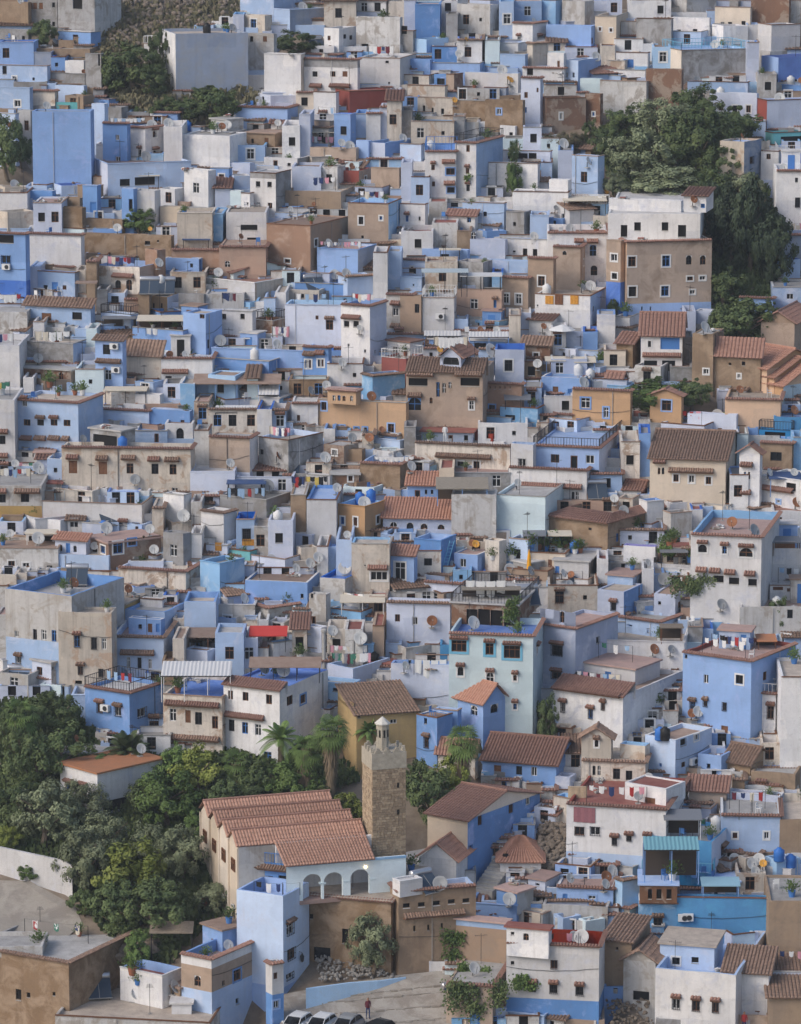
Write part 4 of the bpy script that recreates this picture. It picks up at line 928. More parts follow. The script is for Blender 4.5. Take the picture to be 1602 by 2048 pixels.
970 1045 1049 201 282 k rg p.1;y998,223,9,11
968 1012 1015 176 205 u rg
1042 1080 1083 156 262 l K rg;w1050,220,7,12 a1075,180,4,9 w1052,190,7,12
1078 1092 1172 197 262 m a76 rg;v1122,232,5,13
1170 1200 1204 188 250 m rg;v1187,228,4,8
1000 1030 1036 252 285 w rg;b1022,269,7,9
980 1100 1104 303 335 l rc p.2;b995,312,20,14 b1035,312,40,12 b1065,312,16,12
977 1075 1079 328 392 w rw
1025 1136 1143 385 440 w p.1 rw a9;;plain white terrace block with stepped roof
+1098 1136 1142 360 385 w rw
1120 1214 1217 408 440 a Rw rb p.1;b1165,420,70,18
925 1008 1011 407 465 p rb;b955,428,8,8 b970,428,7,9
800 850 854 409 468 w rc;T814,437,6,13 b839,437,4,8
895 950 955 433 470 w s.6 rT;a938,440,8,10
893 908 926 149 195 t Em rk a30
868 892 895 149 180 b rk;y882,163,16,13
930 1036 1041 147 195 w rw ip p.4
815 890 894 172 212 c rk
835 905 908 196 240 c rw;b848,217,5,12 b865,220,4,9 b885,223,6,12
905 970 974 202 250 k rp
800 860 866 119 155 b Mb,120 rk;b820,135,6,8
860 960 1002 127 158 b rw a10;s985,122,3,5
1000 1050 1056 110 150 p ip rb
1045 1128 1131 137 178 w K rp;b1060,142
1095 1127 1131 107 178 w rw;r1117,128,5,13
1127 1156 1202 121 178 p Eb rw a35;a1134,150,4,10 a1147,150,4,10
825 853 899 79 120 a a40 rg
1025 1065 1093 47 100 w K rg a30;T1038,78,6,9 T1078,78,6,9
1092 1182 1192 52 105 b rb;r1182,82,4,12 b1148,95,7,7
800 826 829 62 115 g rg;b805,60
1160 1200 1204 158 200 q rw
1190 1232 1275 33 100 e rc a14;v1200,58,5,8 v1222,60,5,8 v1248,66,8,12;tall cream house at the top
1273 1342 1345 38 102 g rg
1343 1418 1422 36 80 w rg;b1357,65,9,12 b1390,64,9,12
1258 1300 1346 21 40 m rr a30;b1285,29,5,10
1430 1500 1503 15 65 e rb ib p.3;w1445,50,8,12 w1460,50,8,12 w1487,48,8,12
1502 1577 1582 -5 65 m Mm,0 rg
1232 1295 1299 106 145 w rw;b1237,124,5,10 D1257,127,20,17
1205 1290 1295 141 165 w rg p.3;b1233,150,6,9
1325 1362 1498 101 172 g Le Ra ia rb p.2 a73;;grey concrete retaining house with sky blue railings
1200 1292 1296 163 235 v rg
1292 1362 1366 139 235 m rg
1523 1556 1660 115 175 d Lb a62 rr;
1420 1513 1517 187 245 l rp;v1442,215,9,12 v1470,218,9,14 v1497,218,9,14
1515 1533 1660 201 270 l Lr a72 rb;
1515 1602 1660 172 200 b rG p.2;b1560,186,50,14
1528 1545 1660 266 300 n rn a70;b1600,280,80,16
1440 1487 1523 284 392 c Eu rb p.2 a32;g1503,320,8,14 ;stained corner house beside the dark trees
1522 1556 1560 303 372 w;w1537,313,8,11
1553 1660 1662 342 470 w K rb;b1593,360,6,9 g1595,405,10,20
1555 1660 1662 307 340 d Rw
1375 1495 1499 165 205 p rw
200 235 240 880 900 w rg
"""
for ln in HDATA.strip().split('\n'):
    if ln.strip(): house(ln)
# ---------------------------------------------------------------- foliage
def leafmat(name, c1, c2):
    m, n, b = nodes(name); L = n.links.new; b.inputs['Roughness'].default_value = .65
    tc = N(n, 'ShaderNodeTexCoord'); oi = N(n, 'ShaderNodeObjectInfo')
    n1 = N(n, 'ShaderNodeTexNoise', Scale=.8, Detail=5, Roughness=.7); L(tc.outputs['Object'], n1.inputs['Vector'])
    r = N(n, 'ShaderNodeMapRange'); r.inputs['From Min'].default_value = .35; r.inputs['From Max'].default_value = .65; L(n1.outputs[0], r.inputs['Value'])
    mx = N(n, 'ShaderNodeMix', data_type='RGBA'); L(r.outputs[0], mx.inputs[0]); mx.inputs[6].default_value = (*c1, 1); mx.inputs[7].default_value = (*c2, 1)
    hs = N(n, 'ShaderNodeHueSaturation'); v = N(n, 'ShaderNodeMapRange'); v.inputs['To Min'].default_value = .75; v.inputs['To Max'].default_value = 1.25
    L(oi.outputs['Random'], v.inputs['Value']); L(v.outputs[0], hs.inputs['Value']); L(mx.outputs[2], hs.inputs['Color']); L(hs.outputs[0], b.inputs['Base Color'])
    MATS[name] = m; return m
LEAF = {'olive': leafmat('olive_leaves', (.13,.155,.085), (.23,.26,.15)), 'dark': leafmat('dark_leaves', (.055,.085,.035), (.125,.16,.06)),
        'green': leafmat('green_leaves', (.075,.125,.035), (.15,.22,.065)), 'bright': leafmat('yellow_green_leaves', (.14,.175,.035), (.25,.28,.07)),
        'conifer': leafmat('conifer_needles', (.035,.055,.032), (.07,.095,.05)), 'dry': leafmat('dry_grass', (.11,.105,.06), (.17,.15,.09))}
BARK = mottled('bark', (.10,.075,.055), (.19,.15,.11), 5)
def crown_mesh(kind, seed, n=4200, leaf=.30, clumps=64):
    rnd = random.Random(seed); mb = MB(); m = LEAF[kind]; k = mb.mi(m); C = []
    for i in range(clumps):
        while True:
            p = Vector((rnd.uniform(-1, 1), rnd.uniform(-1, 1), rnd.uniform(-.75, 1)))
            if .25 < p.length < (.86 if i % 5 else 1.06): break
        if kind == 'conifer': p.x *= 1-.35*max(0, p.z); p.y *= 1-.35*max(0, p.z)
        C.append((p, rnd.uniform(.09, .27)))
    for i in range(n):
        c, r = rnd.choice(C)
        while True:
            q = Vector((rnd.gauss(0, 1), rnd.gauss(0, 1), rnd.gauss(0, .8)))
            if q.length > .01: break
        q.normalize(); p = c + q*r*(rnd.random()**.35)
        nrm = (q*.5 + p*.6 + Vector((rnd.uniform(-.6, .6), rnd.uniform(-.6, .6), rnd.uniform(-.2, .8)))).normalized()
        t = nrm.orthogonal().normalized(); t = Matrix.Rotation(rnd.uniform(0, 6.28), 3, nrm) @ t; b = nrm.cross(t)
        s = leaf*rnd.uniform(.5, 1.15)*.11; j = len(mb.v)
        mb.v += [tuple(p-t*s*1.5), tuple(p-b*s*.8+nrm*s*.2), tuple(p+t*s*1.5), tuple(p+b*s*.8+nrm*s*.2)]; mb.f.append((j, j+1, j+2, j+3)); mb.m.append(k)
    return mb.mesh('crown')
CROWNS = {}
def crown(kind):
    i = random.randrange(3)
    if (kind, i) not in CROWNS: CROWNS[(kind, i)] = crown_mesh(kind, len(kind)*31+ord(kind[0])*7+i, n={'olive': 7500, 'conifer': 9000, 'dark': 7000}.get(kind, 6500), leaf={'olive': .34, 'dry': .3}.get(kind, .42))
    return CROWNS[(kind, i)]
trunks = {}
def trunk_mesh(i):
    if i not in trunks:
        rnd = random.Random(i+5); mb = MB(); p = Vector((0, 0, 0)); r = .075
        for s in range(4):
            q = p+Vector((rnd.uniform(-.07, .07), rnd.uniform(-.07, .07), .22)); mb.bar(p, q, r, BARK, 7, r*.82); p = q; r *= .82
            if s > 0:
                for _ in range(2):
                    a = rnd.uniform(0, 6.28); e = p+Vector((math.cos(a)*.42, math.sin(a)*.42, rnd.uniform(.2, .45))); mb.bar(p, e, r*.6, BARK, 5, r*.2)
        trunks[i] = mb.mesh('trunk')
    return trunks[i]
TREELAB = {'olive': ('grey-green olive tree', 'olive tree'), 'dark': ('dense dark green tree', 'tree'), 'green': ('leafy mid green tree', 'tree'), 'bright': ('yellow-green leafy tree', 'tree'), 'conifer': ('tall dark evergreen tree', 'evergreen tree'), 'dry': ('tuft of dry tall reeds', 'reeds')}
def tree(cx, yb, wpx, hpx, kind, group='garden trees', head=None):
    P = on_ground(cx, yb); s = scale_at(P); W, H = wpx/s, hpx/s
    r = thing('tree' if H > 1.6 else 'shrub', head or TREELAB[kind][0], TREELAB[kind][1] if H > 1.6 or kind == 'dry' else 'shrub', P, group=group, anchor=(cx, yb-hpx/2))
    c = link('crown', crown(kind), r, (0, 0, H*.52), random.uniform(0, 6.28)); c.scale = (W*random.uniform(.46, .56), W*.52, H*.54)
    if kind != 'dry':
        t = link('trunk', trunk_mesh(random.randrange(3)), r, (0, 0, -.8), random.uniform(0, 6.28)); t.scale = (min(W, H*1.4)*.8,)*2 + ((H*.75),)
    return r
def frond(mb, mat, base, az, L, up, droop, fan=False, w=.28):
    d = Vector((math.cos(az), math.sin(az), 0)); side = Vector((-d.y, d.x, 0)); pts = []
    if fan:      # petiole and a folded fan of pointed segments
        a = base + d*L*.45*math.cos(up) + Vector((0, 0, L*.45*math.sin(up))); mb.bar(base, a, .02, mat, 3)
        fw = d*math.cos(up-droop) + Vector((0, 0, math.sin(up-droop))); nr = side.cross(fw)
        for i in range(11):
            t = (i-5)/5*1.45; v = fw*math.cos(t)+side*math.sin(t); o = side*math.cos(t)-fw*math.sin(t)
            e = a + v*L*.55 - Vector((0, 0, .16*L*random.uniform(.5, 1.3))); m_ = a+v*L*.32
            mb.quad(a, m_-o*.06, e, m_+o*.06, mat)
        return
    n = 9; p = base
    for i in range(n+1):
        t = i/n; pts.append(base + d*L*t*math.cos(up)*(1-.12*t) + Vector((0, 0, L*(math.sin(up)*t - droop*t*t))))
    for i in range(n): mb.bar(pts[i], pts[i+1], .03*(1-i/n)+.008, mat, 3)
    for i in range(1, n*3):
        t = i/(n*3); j = min(n-1, int(t*n)); q = pts[j].lerp(pts[j+1], t*n-j); fw = (pts[j+1]-pts[j]).normalized()
        l = w*L*math.sin(math.pi*min(1, t*.85+.12))*.62
        for s_ in (1, -1):
            e = q + side*s_*l + fw*l*.55 - Vector((0, 0, l*.35)); mb.quad(q-fw*.03, q+fw*.045, e+fw*.02, e-fw*.01, mat)
def palm(cx, ybase, ycrown, rpx, kind, head, n=44):
    P = on_ground(cx, ybase); s = scale_at(P); H = (ybase-ycrown)/s/math.cos(PITCH); Rm = rpx/s
    r = thing('palm_tree', head, 'palm tree', P, group='palm trees by the mosque', anchor=(cx, ycrown))
    mb = MB(); tr = .24 if kind == 'fan' else .26; n_ = 12
    for i in range(n_):
        a, b_ = (-1+(H+1)*i/n_), (-1+(H+1)*(i+1)/n_); mb.bar((0, 0, a), (0, 0, b_), tr*random.uniform(.95, 1.15), BARK, 9, tr*.9)
    link('trunk', mb.mesh('trunk'), r)
    if kind == 'fan' and H > 3:     # hanging skirt of dead leaves
        mb = MB(); sm = plain('dead_palm_leaf', (.20,.155,.105), .9)
        for i in range(520):
            a = random.uniform(0, 6.28); z = H - random.random()**.8*min(H*.8, 5.2); q = Vector((math.cos(a), math.sin(a), 0)); rr = .3+.5*max(0, 1-(H-z)/5)*random.uniform(.5, 1.1)
            p0 = q*rr*.6+Vector((0, 0, z+.3)); p1 = q*rr*1.15+Vector((0, 0, z-random.uniform(.5, 1.0))); o = Vector((-q.y, q.x, 0))*.06; mb.quad(p0-o, p0+o, p1+o*.4, p1-o*.4, sm)
        link('dead_leaf_skirt', mb.mesh('skirt'), r)
    mb = MB(); m = LEAF['green' if kind == 'fan' else 'dark' if kind == 'date' else 'green']
    for i in range(n):
        az = i*2.39996+random.uniform(-.2, .2); t = i/n
        if kind == 'fan': frond(mb, m, Vector((0, 0, H+random.uniform(-.2, .25))), az, Rm*random.uniform(.85, 1.12), 1.25-t*2.2, .25+.5*t, True)
        else: frond(mb, m, Vector((0, 0, H)), az, Rm*random.uniform(.95, 1.25), 1.3-t*1.35, .35+.35*t, w=.26)
    link('crown', mb.mesh('crown'), r); return r
TREES = """
95 1690 150 135 olive|175 1790 120 150 olive|215 1735 110 120 olive|40 1650 110 90 dark|14 1700 60 50 bright|262 1830 150 150 bright|230 1870 120 110 dark|310 1880 150 120 dark
365 1760 110 120 olive|330 1650 140 110 green|290 1640 80 80 dark|400 1600 110 110 bright|350 1580 90 90 green|165 1830 60 50 dark|110 1480 110 100 dark|130 1560 120 110 dark
60 1590 110 120 dark|30 1530 90 120 dark|100 1430 70 50 dark|420 1830 90 70 olive|365 1850 80 70 dark|275 1930 60 70 green|510 1610 110 90 dark|590 1610 110 90 green|690 1660 90 75 bright
640 1620 80 60 dark|860 1650 110 130 dark|905 1600 80 90 bright|835 1600 60 80 dark|200 1550 80 50 green|450 1640 90 80 dark|390 1680 60 60 green|430 1590 90 80 dark|1095 1490 46 100 dark|150 1620 60 60 olive
1080 1440 30 40 green|790 1480 40 50 dark|560 1640 80 50 dark|460 1800 60 50 dark|60 1760 50 30 green|180 1650 90 80 olive|300 1740 90 90 olive|550 1600 90 80 green
"""
TREES2 = """
1390 262 120 90 dark|1330 305 130 115 olive|1250 275 90 65 dark|1280 360 150 110 olive|1215 330 80 70 dark|1400 345 130 130 dark|1465 300 110 90 dark|1340 405 170 70 olive|1500 545 110 190 conifer|1460 520 90 150 conifer|1545 570 90 150 conifer
1450 610 90 80 dark|1490 690 140 90 dark|1440 690 60 80 dark|1535 660 50 60 dark|1105 305 40 42 dry|1130 308 50 45 dry|1155 306 40 42 dry|1180 300 40 60 dark|1300 822 130 62 green|1385 815 80 60 dark|1225 640 30 40 dark|1430 480 70 120 conifer|1420 410 90 70 dark|1380 440 60 40 olive
1480 420 110 80 olive|1230 398 70 50 olive|1290 408 90 50 olive|1360 345 110 110 dark|1440 380 90 90 dark|1415 450 70 60 conifer|1520 480 80 90 conifer|1370 300 110 90 olive
"""
TREES3 = """
262 178 130 90 dark|318 150 50 90 dark|335 232 60 40 dark|380 238 90 45 dark|435 245 90 75 dark|590 107 90 45 dark|15 350 80 120 dark|45 330 50 60 dark|283 466 76 46 green|88 92 62 50 dark|1028 392 36 70 green|1028 340 20 60 green|225 180 60 60 dark|1556 1262 50 66 dark|170 120 30 10 dry|300 190 90 60 dark|410 200 60 30 dark
"""
for src, grp in ((TREES, 'garden trees beside the mosque'), (TREES2, 'trees on the upper right slope'), (TREES3, 'trees between the upper houses')):
    for t in src.replace('\n', '|').split('|'):
        if t.strip(): a = t.split(); tree(*map(float, a[:4]), a[4], grp)
palm(663, 1625, 1462, 46, 'fan', 'tall fan palm with a thick skirt of dead leaves', 40)
palm(926, 1600, 1484, 46, 'fan', 'shaggy fan palm with brown trunk', 36)
palm(257, 1535, 1506, 66, 'date', 'broad date palm with arching fronds', 60)
palm(562, 1590, 1478, 56, 'feather', 'feather palm with long drooping fronds', 26)
palm(475, 1600, 1528, 40, 'fan', 'low fan palm among garden trees', 28)
palm(44, 1530, 1430, 46, 'fan', 'thin fan palm at the left edge', 24)
palm(738, 1530, 1462, 36, 'feather', 'small feather palm behind the minaret', 24)
palm(612, 1610, 1500, 42, 'fan', 'dark fan palm between two taller palms', 30)
def stuffpatch(name, pts, kind, n, label_cat=None):
    """low ground cover over a pixel polygon's ground"""
    mb = MB(); m = LEAF[kind]; xs = [p[0] for p in pts]; ys = [p[1] for p in pts]; c = 0
    def ins(x, y):
        r = False; j = len(pts)-1
        for i in range(len(pts)):
            if (pts[i][1] > y) != (pts[j][1] > y) and x < (pts[j][0]-pts[i][0])*(y-pts[i][1])/(pts[j][1]-pts[i][1])+pts[i][0]: r = not r
            j = i
        return r
    while c < n:
        x, y = random.uniform(min(xs), max(xs)), random.uniform(min(ys), max(ys))
        if not ins(x, y): continue
        c += 1; p = on_ground(x, y); 
        for _ in range(6):
            a = random.uniform(0, 6.28); d = Vector((math.cos(a), math.sin(a), 0)); q = p+Vector((random.uniform(-.4, .4), random.uniform(-.4, .4), -.2)); h = random.uniform(.25, .75)
            mb.quad(q-d*.1, q+d*.1, q+d*.05+Vector((random.uniform(-.3, .3), random.uniform(-.3, .3), h)), q-d*.06+Vector((random.uniform(-.2, .2), 0, h*.9)), m)
    link(name, mb.mesh(name), kind='stuff')
stuffpatch('garden_undergrowth', [(0,1400),(170,1400),(320,1520),(640,1480),(720,1560),(400,1650),(470,1790),(330,1930),(240,1900),(150,1790),(0,1690)], 'dark', 5200)
stuffpatch('slope_undergrowth', [(1200,260),(1380,200),(1520,280),(1560,560),(1530,690),(1430,690),(1425,395),(1230,400)], 'dark', 3000)
stuffpatch('dry_slope_grass', [(190,0),(480,0),(480,170),(520,190),(480,250),(330,240),(200,190)], 'dry', 1300)
# ---------------------------------------------------------------- mosque, minaret, court
def wallbox(mb, a, b, t, z0, z1, mat):
    """vertical wall from a to b (horizontal points), t thick toward the back"""
    a, b = Vector(a), Vector(b); d = (b-a).normalized(); n = Vector((-d.y, d.x, 0))*t
    P = [(a, 0), (b, 0), (b+n, 1), (a+n, 1)]; lo = [(p.x, p.y, z0) for p, _ in P]; hi = [(p.x, p.y, z1) for p, _ in P]
    mb.poly(hi, mat); mb.poly(lo[::-1], mat)
    for i in range(4): j = (i+1) % 4; mb.quad(lo[i], lo[j], hi[j], hi[i], mat)
rw_ = house('606 782 784 1804 1945 k K p.05 rc a17 d10 N;A644,1908,34,28 b690,1872,12,30 s622,1833')
rw_['root'].name = 'retaining_wall'; rw_['root']['category'] = 'wall'; rw_['cat'] = 'wall'; rw_['note'] = 'high brown retaining wall with tiled top below the arcade'
ZF = rw_['P0'].z + rw_['zt']; MO = at_z(560, 1806, ZF); MR = at_z(812, 1784, ZF); E1 = (MR-MO); ML = E1.length; E1.normalize(); E2 = Vector((-E1.y, E1.x, 0))
mosque = thing('mosque', 'cream and pale aqua mosque with four parallel ribbed tile roofs and an arcade', 'mosque', MO, full='cream and aqua mosque with four parallel tiled roofs and an arched arcade')
Q = lambda u, v, z: tuple(E1*u + E2*v + Vector((0, 0, z)))
def u_at(px, v=0, z=0):
    lo, hi = -20, 40
    for _ in range(40):
        m = (lo+hi)/2
        if pix(MO+E1*m+E2*v+Vector((0, 0, z)))[0] < px: lo = m
        else: hi = m
    return lo
def arcade(mb, u0, u1, arches, z1, t, mat, v=0):
    """wall with round arches: arches = (u centre, width, spring height)"""
    us = u0
    for c, w_, sp in sorted(arches):
        a, b = c-w_/2, c+w_/2
        for vv in (v, v+t): mb.quad(Q(us, vv, 0), Q(a, vv, 0), Q(a, vv, z1), Q(us, vv, z1), mat)
        n = 12; pr = None
        for i in range(n+1):
            th = math.pi*i/n; x, z = c-math.cos(th)*w_/2*1.04, sp+math.sin(th)*w_/2
            x = min(max(x, a), b)
            if i == 0: x, z = a, sp-.15
            if i == n: x, z = b, sp-.15
            if pr:
                for vv in (v, v+t): mb.quad(Q(pr[0], vv, pr[1]), Q(x, vv, z), Q(x, vv, z1), Q(pr[0], vv, z1), mat)
                mb.quad(Q(pr[0], v, pr[1]), Q(pr[0], v+t, pr[1]), Q(x, v+t, z), Q(x, v, z), mat)
            pr = (x, z)
        for x in (a, b): mb.quad(Q(x, v, 0), Q(x, v+t, 0), Q(x, v+t, sp-.15), Q(x, v, sp-.15), mat)
        us = b
    for vv in (v, v+t): mb.quad(Q(us, vv, 0), Q(u1, vv, 0), Q(u1, vv, z1), Q(us, vv, z1), mat)
    mb.quad(Q(u0, v, z1), Q(u1, v, z1), Q(u1, v+t, z1), Q(u0, v+t, z1), mat); mb.quad(Q(u1, v, 0), Q(u1, v+t, 0), Q(u1, v+t, z1), Q(u1, v, z1), mat)
QA = coat('q'); ha = 2.95
mb = MB(); ua = u_at(575)
arcade(mb, ua, ML, [(u_at(625), 1.55, 1.35), (u_at(667), 1.55, 1.35), (u_at(720), 1.55, 1.4)], ha, .35, QA); link('arcade_wall', mb.mesh('arcade_wall'), mosque); collect(mb, MO)
mb = MB()
for c in (u_at(646), u_at(693), u_at(745)):
    mb.box(-.26, .26, -.04, .38, 1.22, 1.34, QA, Matrix.Translation(E1*c) @ Matrix(((E1.x, E2.x, 0, 0), (E1.y, E2.y, 0, 0), (0, 0, 1, 0), (0, 0, 0, 1))))
mb.box(0, ML-ua, -.07, -.002, ha-.12, ha+.06, coat('a'), Matrix.Translation(E1*ua) @ Matrix(((E1.x, E2.x, 0, 0), (E1.y, E2.y, 0, 0), (0, 0, 1, 0), (0, 0, 0, 1))))
link('capitals_and_cornice', mb.mesh('cornice'), mosque, kind='stuff')
mb = MB(); wallbox(mb, E1*ua+E2*3.2, E1*ML+E2*3.2, .3, 0, ha+1.0, coat('w')); link('inner_wall', mb.mesh('inner_wall'), mosque)
mb = MB(); wallbox(mb, E1*ua-E2*.02, E1*ML-E2*.02, 3.4, -.3, .02, roofmat('p')); link('court_floor', mb.mesh('floor'), mosque); collect(mb, MO)
MTILE = MT = mottled('mosque_tile', (.34,.185,.135), (.46,.28,.21), 2.4, bump=0, lo=.3, hi=.7); uL, uR = u_at(548, 3.6, 4), u_at(748, 0, 3); uR2 = u_at(722, 3.6, 4)
mb = MB(); tiles(mb, Q(u_at(570, -.4, 3), -.4, ha+.02), Q(uR, -.4, ha+.02), Q(uR2+.4, 3.7, ha+1.05), Q(uL, 3.7, ha+1.05), MT, .25, .4); link('arcade_roof', mb.mesh('arcade_roof'), mosque, kind='stuff'); collect(mb, MO)
MT = MTILE; span_ = 2.95; v0 = 3.8; zE, zR = ha+.75, ha+1.7; gl = u_at(477, v0, zE); gr = u_at(722, v0+1.5, zR)
for k in range(4):
    v = v0+span_*k; mb = MB(); zz = k*.05
    tiles(mb, Q(gl-.2, v-.02, zE+zz), Q(gr, v-.02, zE+zz), Q(gr, v+span_/2, zR+zz), Q(gl-.2, v+span_/2, zR+zz), MT, .25, .4)
    tiles(mb, Q(gr, v+span_, zE+zz), Q(gl-.2, v+span_, zE+zz), Q(gl-.2, v+span_/2, zR+zz), Q(gr, v+span_/2, zR+zz), MT, .25, .4)
    mb.bar(Q(gl-.2, v+span_/2, zR+.1+zz), Q(gr, v+span_/2, zR+.1+zz), .11, TILE, 6)
    link('nave_roof', mb.mesh('nave_roof'), mosque, kind='stuff'); collect(mb, MO)
    g = MB(); em = coat('e')
    for u in (gl, gr-.02): g.poly([Q(u, v+.06, -7), Q(u, v+span_-.06, -7), Q(u, v+span_-.06, zE-.05), Q(u, v+span_/2, zR-.05), Q(u, v+.06, zE-.05)], em)
    for a_ in (v, v+span_-.2):
        g.quad(Q(gl-.12, a_, -7), Q(gl-.12, a_+.2, -7), Q(gl-.12, a_+.2, zE-.1), Q(gl-.12, a_, zE-.1), em); g.quad(Q(gl-.12, a_, -7), Q(gl, a_, -7), Q(gl, a_, zE-.1), Q(gl-.12, a_, zE-.1), em)
    link('gable_wall', g.mesh('gable_wall'), mosque, kind='stuff'); collect(g, MO)
    for (zc, w_, h_, kd) in ((1.9, 1.0, 1.0, 'v'), (-1.9, .55, 1.1, 'a')):
        ms = window_mesh('w' if kd == 'v' else 'a', w_, h_, 'k'); wo = link('window', ms[0][1], mosque, Q(gl-.2, v+span_/2, zc), math.atan2(-E1.x, E1.y))
        for nm, me in ms[1:]: link(nm, me, wo)
g = MB(); wallbox(g, E1*gl+E2*(v0-.02), E1*gr+E2*(v0-.02), .1, -7, zE-.02, coat('v')); link('nave_front_wall', g.mesh('wall'), mosque)
# lamp under the arcade (lit in the photograph)
lp = MO+Vector(Q(u_at(731), -.06, 2.35)); lt = thing('wall_lamp', 'lit round lamp above the right arch of the arcade', 'lamp', lp, full='lit round lamp above the right arch of the mosque arcade')
mb = MB(); mb.lathe([(.001, -.12), (.09, -.08), (.12, 0), (.09, .08), (.001, .12)], plain('lamp_glow', (1, .7, .4), .5, emit=((1, .68, .36), 5)), 10); link('lamp_globe', mb.mesh('lamp_globe'), lt)
mb = MB(); mb.bar((0, .05, .1), (0, -.0, .2), .02, IRON); link('bracket', mb.mesh('bracket'), lt)
ld = bpy.data.lights.new('lamp', 'POINT'); ld.energy = 25; ld.color = (1, .7, .4); ld.shadow_soft_size = .12; link('lamp_light', ld, lt)
# minaret
mw = 2.75; MP = at_y(745, 1702, MO.y + 5.4); MP.z = ZF-2
S1 = [mottled('sandstone_%s' % nme, a, b, 6, bump=.3) for nme, a, b in (('pale', (.46,.35,.24), (.56,.44,.31)), ('mid', (.38,.285,.19), (.48,.37,.26)), ('brown', (.30,.225,.155), (.40,.31,.22)))]
zt_ = at_y(745, 1508, MP.y).z - MP.z
th = R(17); mL, mR = Vector((-math.sin(R(73)), math.cos(R(73)), 0)), Vector((math.cos(th), math.sin(th), 0)); mL = Vector((-math.sin(th), math.cos(th), 0))
minaret = thing('minaret', 'square sandstone minaret', 'minaret', MP, full='square sandstone minaret with stepped battlements and a small lantern')
T_ = lambda a, b, z: tuple(mR*a + mL*b + Vector((0, 0, z)))
mb = MB()
def block(mb, a0, a1, b0, b1, z0, z1, mat):
    P = [T_(a0,b0,z0), T_(a1,b0,z0), T_(a1,b1,z0), T_(a0,b1,z0), T_(a0,b0,z1), T_(a1,b0,z1), T_(a1,b1,z1), T_(a0,b1,z1)]
    for f in ((3,2,1,0),(4,5,6,7),(0,1,5,4),(1,2,6,5),(2,3,7,6),(3,0,4,7)): mb.quad(*[P[q] for q in f], mat)
block(mb, .04, mw-.04, .04, mw-.04, -4, zt_-.3, S1[1]); link('tower_core', mb.mesh('core'), minaret); collect(mb, MP)
mb = MB(); z = -1.0; row = 0
while z < zt_-1.3:
    h = random.uniform(.17, .24)
    for face in range(4):
        u = 0
        while u < mw-.02:
            l = min(random.uniform(.22, .42), mw-u); l = mw-u if mw-u-l < .12 else l; d = random.uniform(.0, .035); m = random.choice(S1+[S1[0]] if face == 3 else S1)  # left face draws more pale stone: its sunlit tone put into the colour
            g_ = .012
            if face == 0: block(mb, u+g_, u+l-g_, -d-.01, .05, z+g_, z+h-g_, m)
            elif face == 3: block(mb, -d-.01, .05, u+g_, u+l-g_, z+g_, z+h-g_, m)
            elif face == 1: block(mb, mw-.05, mw+d+.01, u+g_, u+l-g_, z+g_, z+h-g_, m)
            elif row % 2 == 0: block(mb, u+g_, u+l-g_, mw-.05, mw+d+.01, z+g_, z+2*h-g_, m)
            u += l
    z += h; row += 1
link('stonework', mb.mesh('stonework'), minaret, kind='stuff')
mb = MB(); gp = mottled('aged_render', (.30,.27,.22), (.42,.38,.31), 2.5, bump=.4); block(mb, -.06, mw+.06, -.06, mw+.06, zt_-1.3, zt_, gp); link('upper_band', mb.mesh('band'), minaret)
for i in range(4):
    for a_ in range(4):
        c = .2+(mw-.4)*(a_+.0)/3.0
        if a_ == 3 : continue
        mb = MB()
        for st, (w_, h0, h1) in enumerate(((.27, 0, .14), (.18, .14, .27), (.09, .27, .40))):
            z0, z1 = zt_+h0, zt_+h1
            if i == 0: block(mb, c-w_+.25, c+w_+.25, -.05, .17, z0, z1, gp)
            if i == 1: block(mb, mw-.17, mw+.05, c-w_+.25, c+w_+.25, z0, z1, gp)
            if i == 2: block(mb, c-w_+.25, c+w_+.25, mw-.17, mw+.05, z0, z1, gp)
            if i == 3: block(mb, -.05, .17, c-w_+.25, c+w_+.25, z0, z1, gp)
        link('battlement', mb.mesh('battlement'), minaret)
cx_, cy_ = T_(mw/2-.15, mw/2-.1, 0)[:2]; lh = (1508-1455)/scale_at(MP)/CP
mb = MB(); M_ = Matrix.Translation((cx_, cy_, zt_-.05)) @ Matrix.Rotation(R(22.5+17), 4, 'Z'); mb.lathe([(.50, 0), (.50, lh)], gp, 8, M_); link('lantern', mb.mesh('lantern'), minaret)
mb = MB(); mb.lathe([(.64, lh-.02), (.64, lh+.06), (.001, lh+.6)], mottled('pale_cap', (.42,.40,.36), (.55,.53,.49), 4), 8, M_); mb.bar((cx_, cy_, zt_+lh+.5), (cx_, cy_, zt_+lh+1.0), .03, IRON); link('lantern_roof', mb.mesh('lantern_roof'), minaret)
for a_ in range(8):
    t = R(a_*45+17+0); mb = MB(); p = Vector((cx_+math.cos(t)*.47, cy_+math.sin(t)*.47, zt_+lh*.62)); mb.box(-.07, .07, -.02, .02, -.3, .3, HOLE, Matrix.Translation(p) @ Matrix.Rotation(t+R(90), 4, 'Z')); link('lantern_window', mb.mesh('slit'), minaret)
for zz in (zt_-2.9, zt_-5.1):
    mb = MB(); block(mb, mw*.74, mw*.74+.14, -.06, .02, zz, zz+.42, HOLE); link('slit_window', mb.mesh('slit'), minaret)
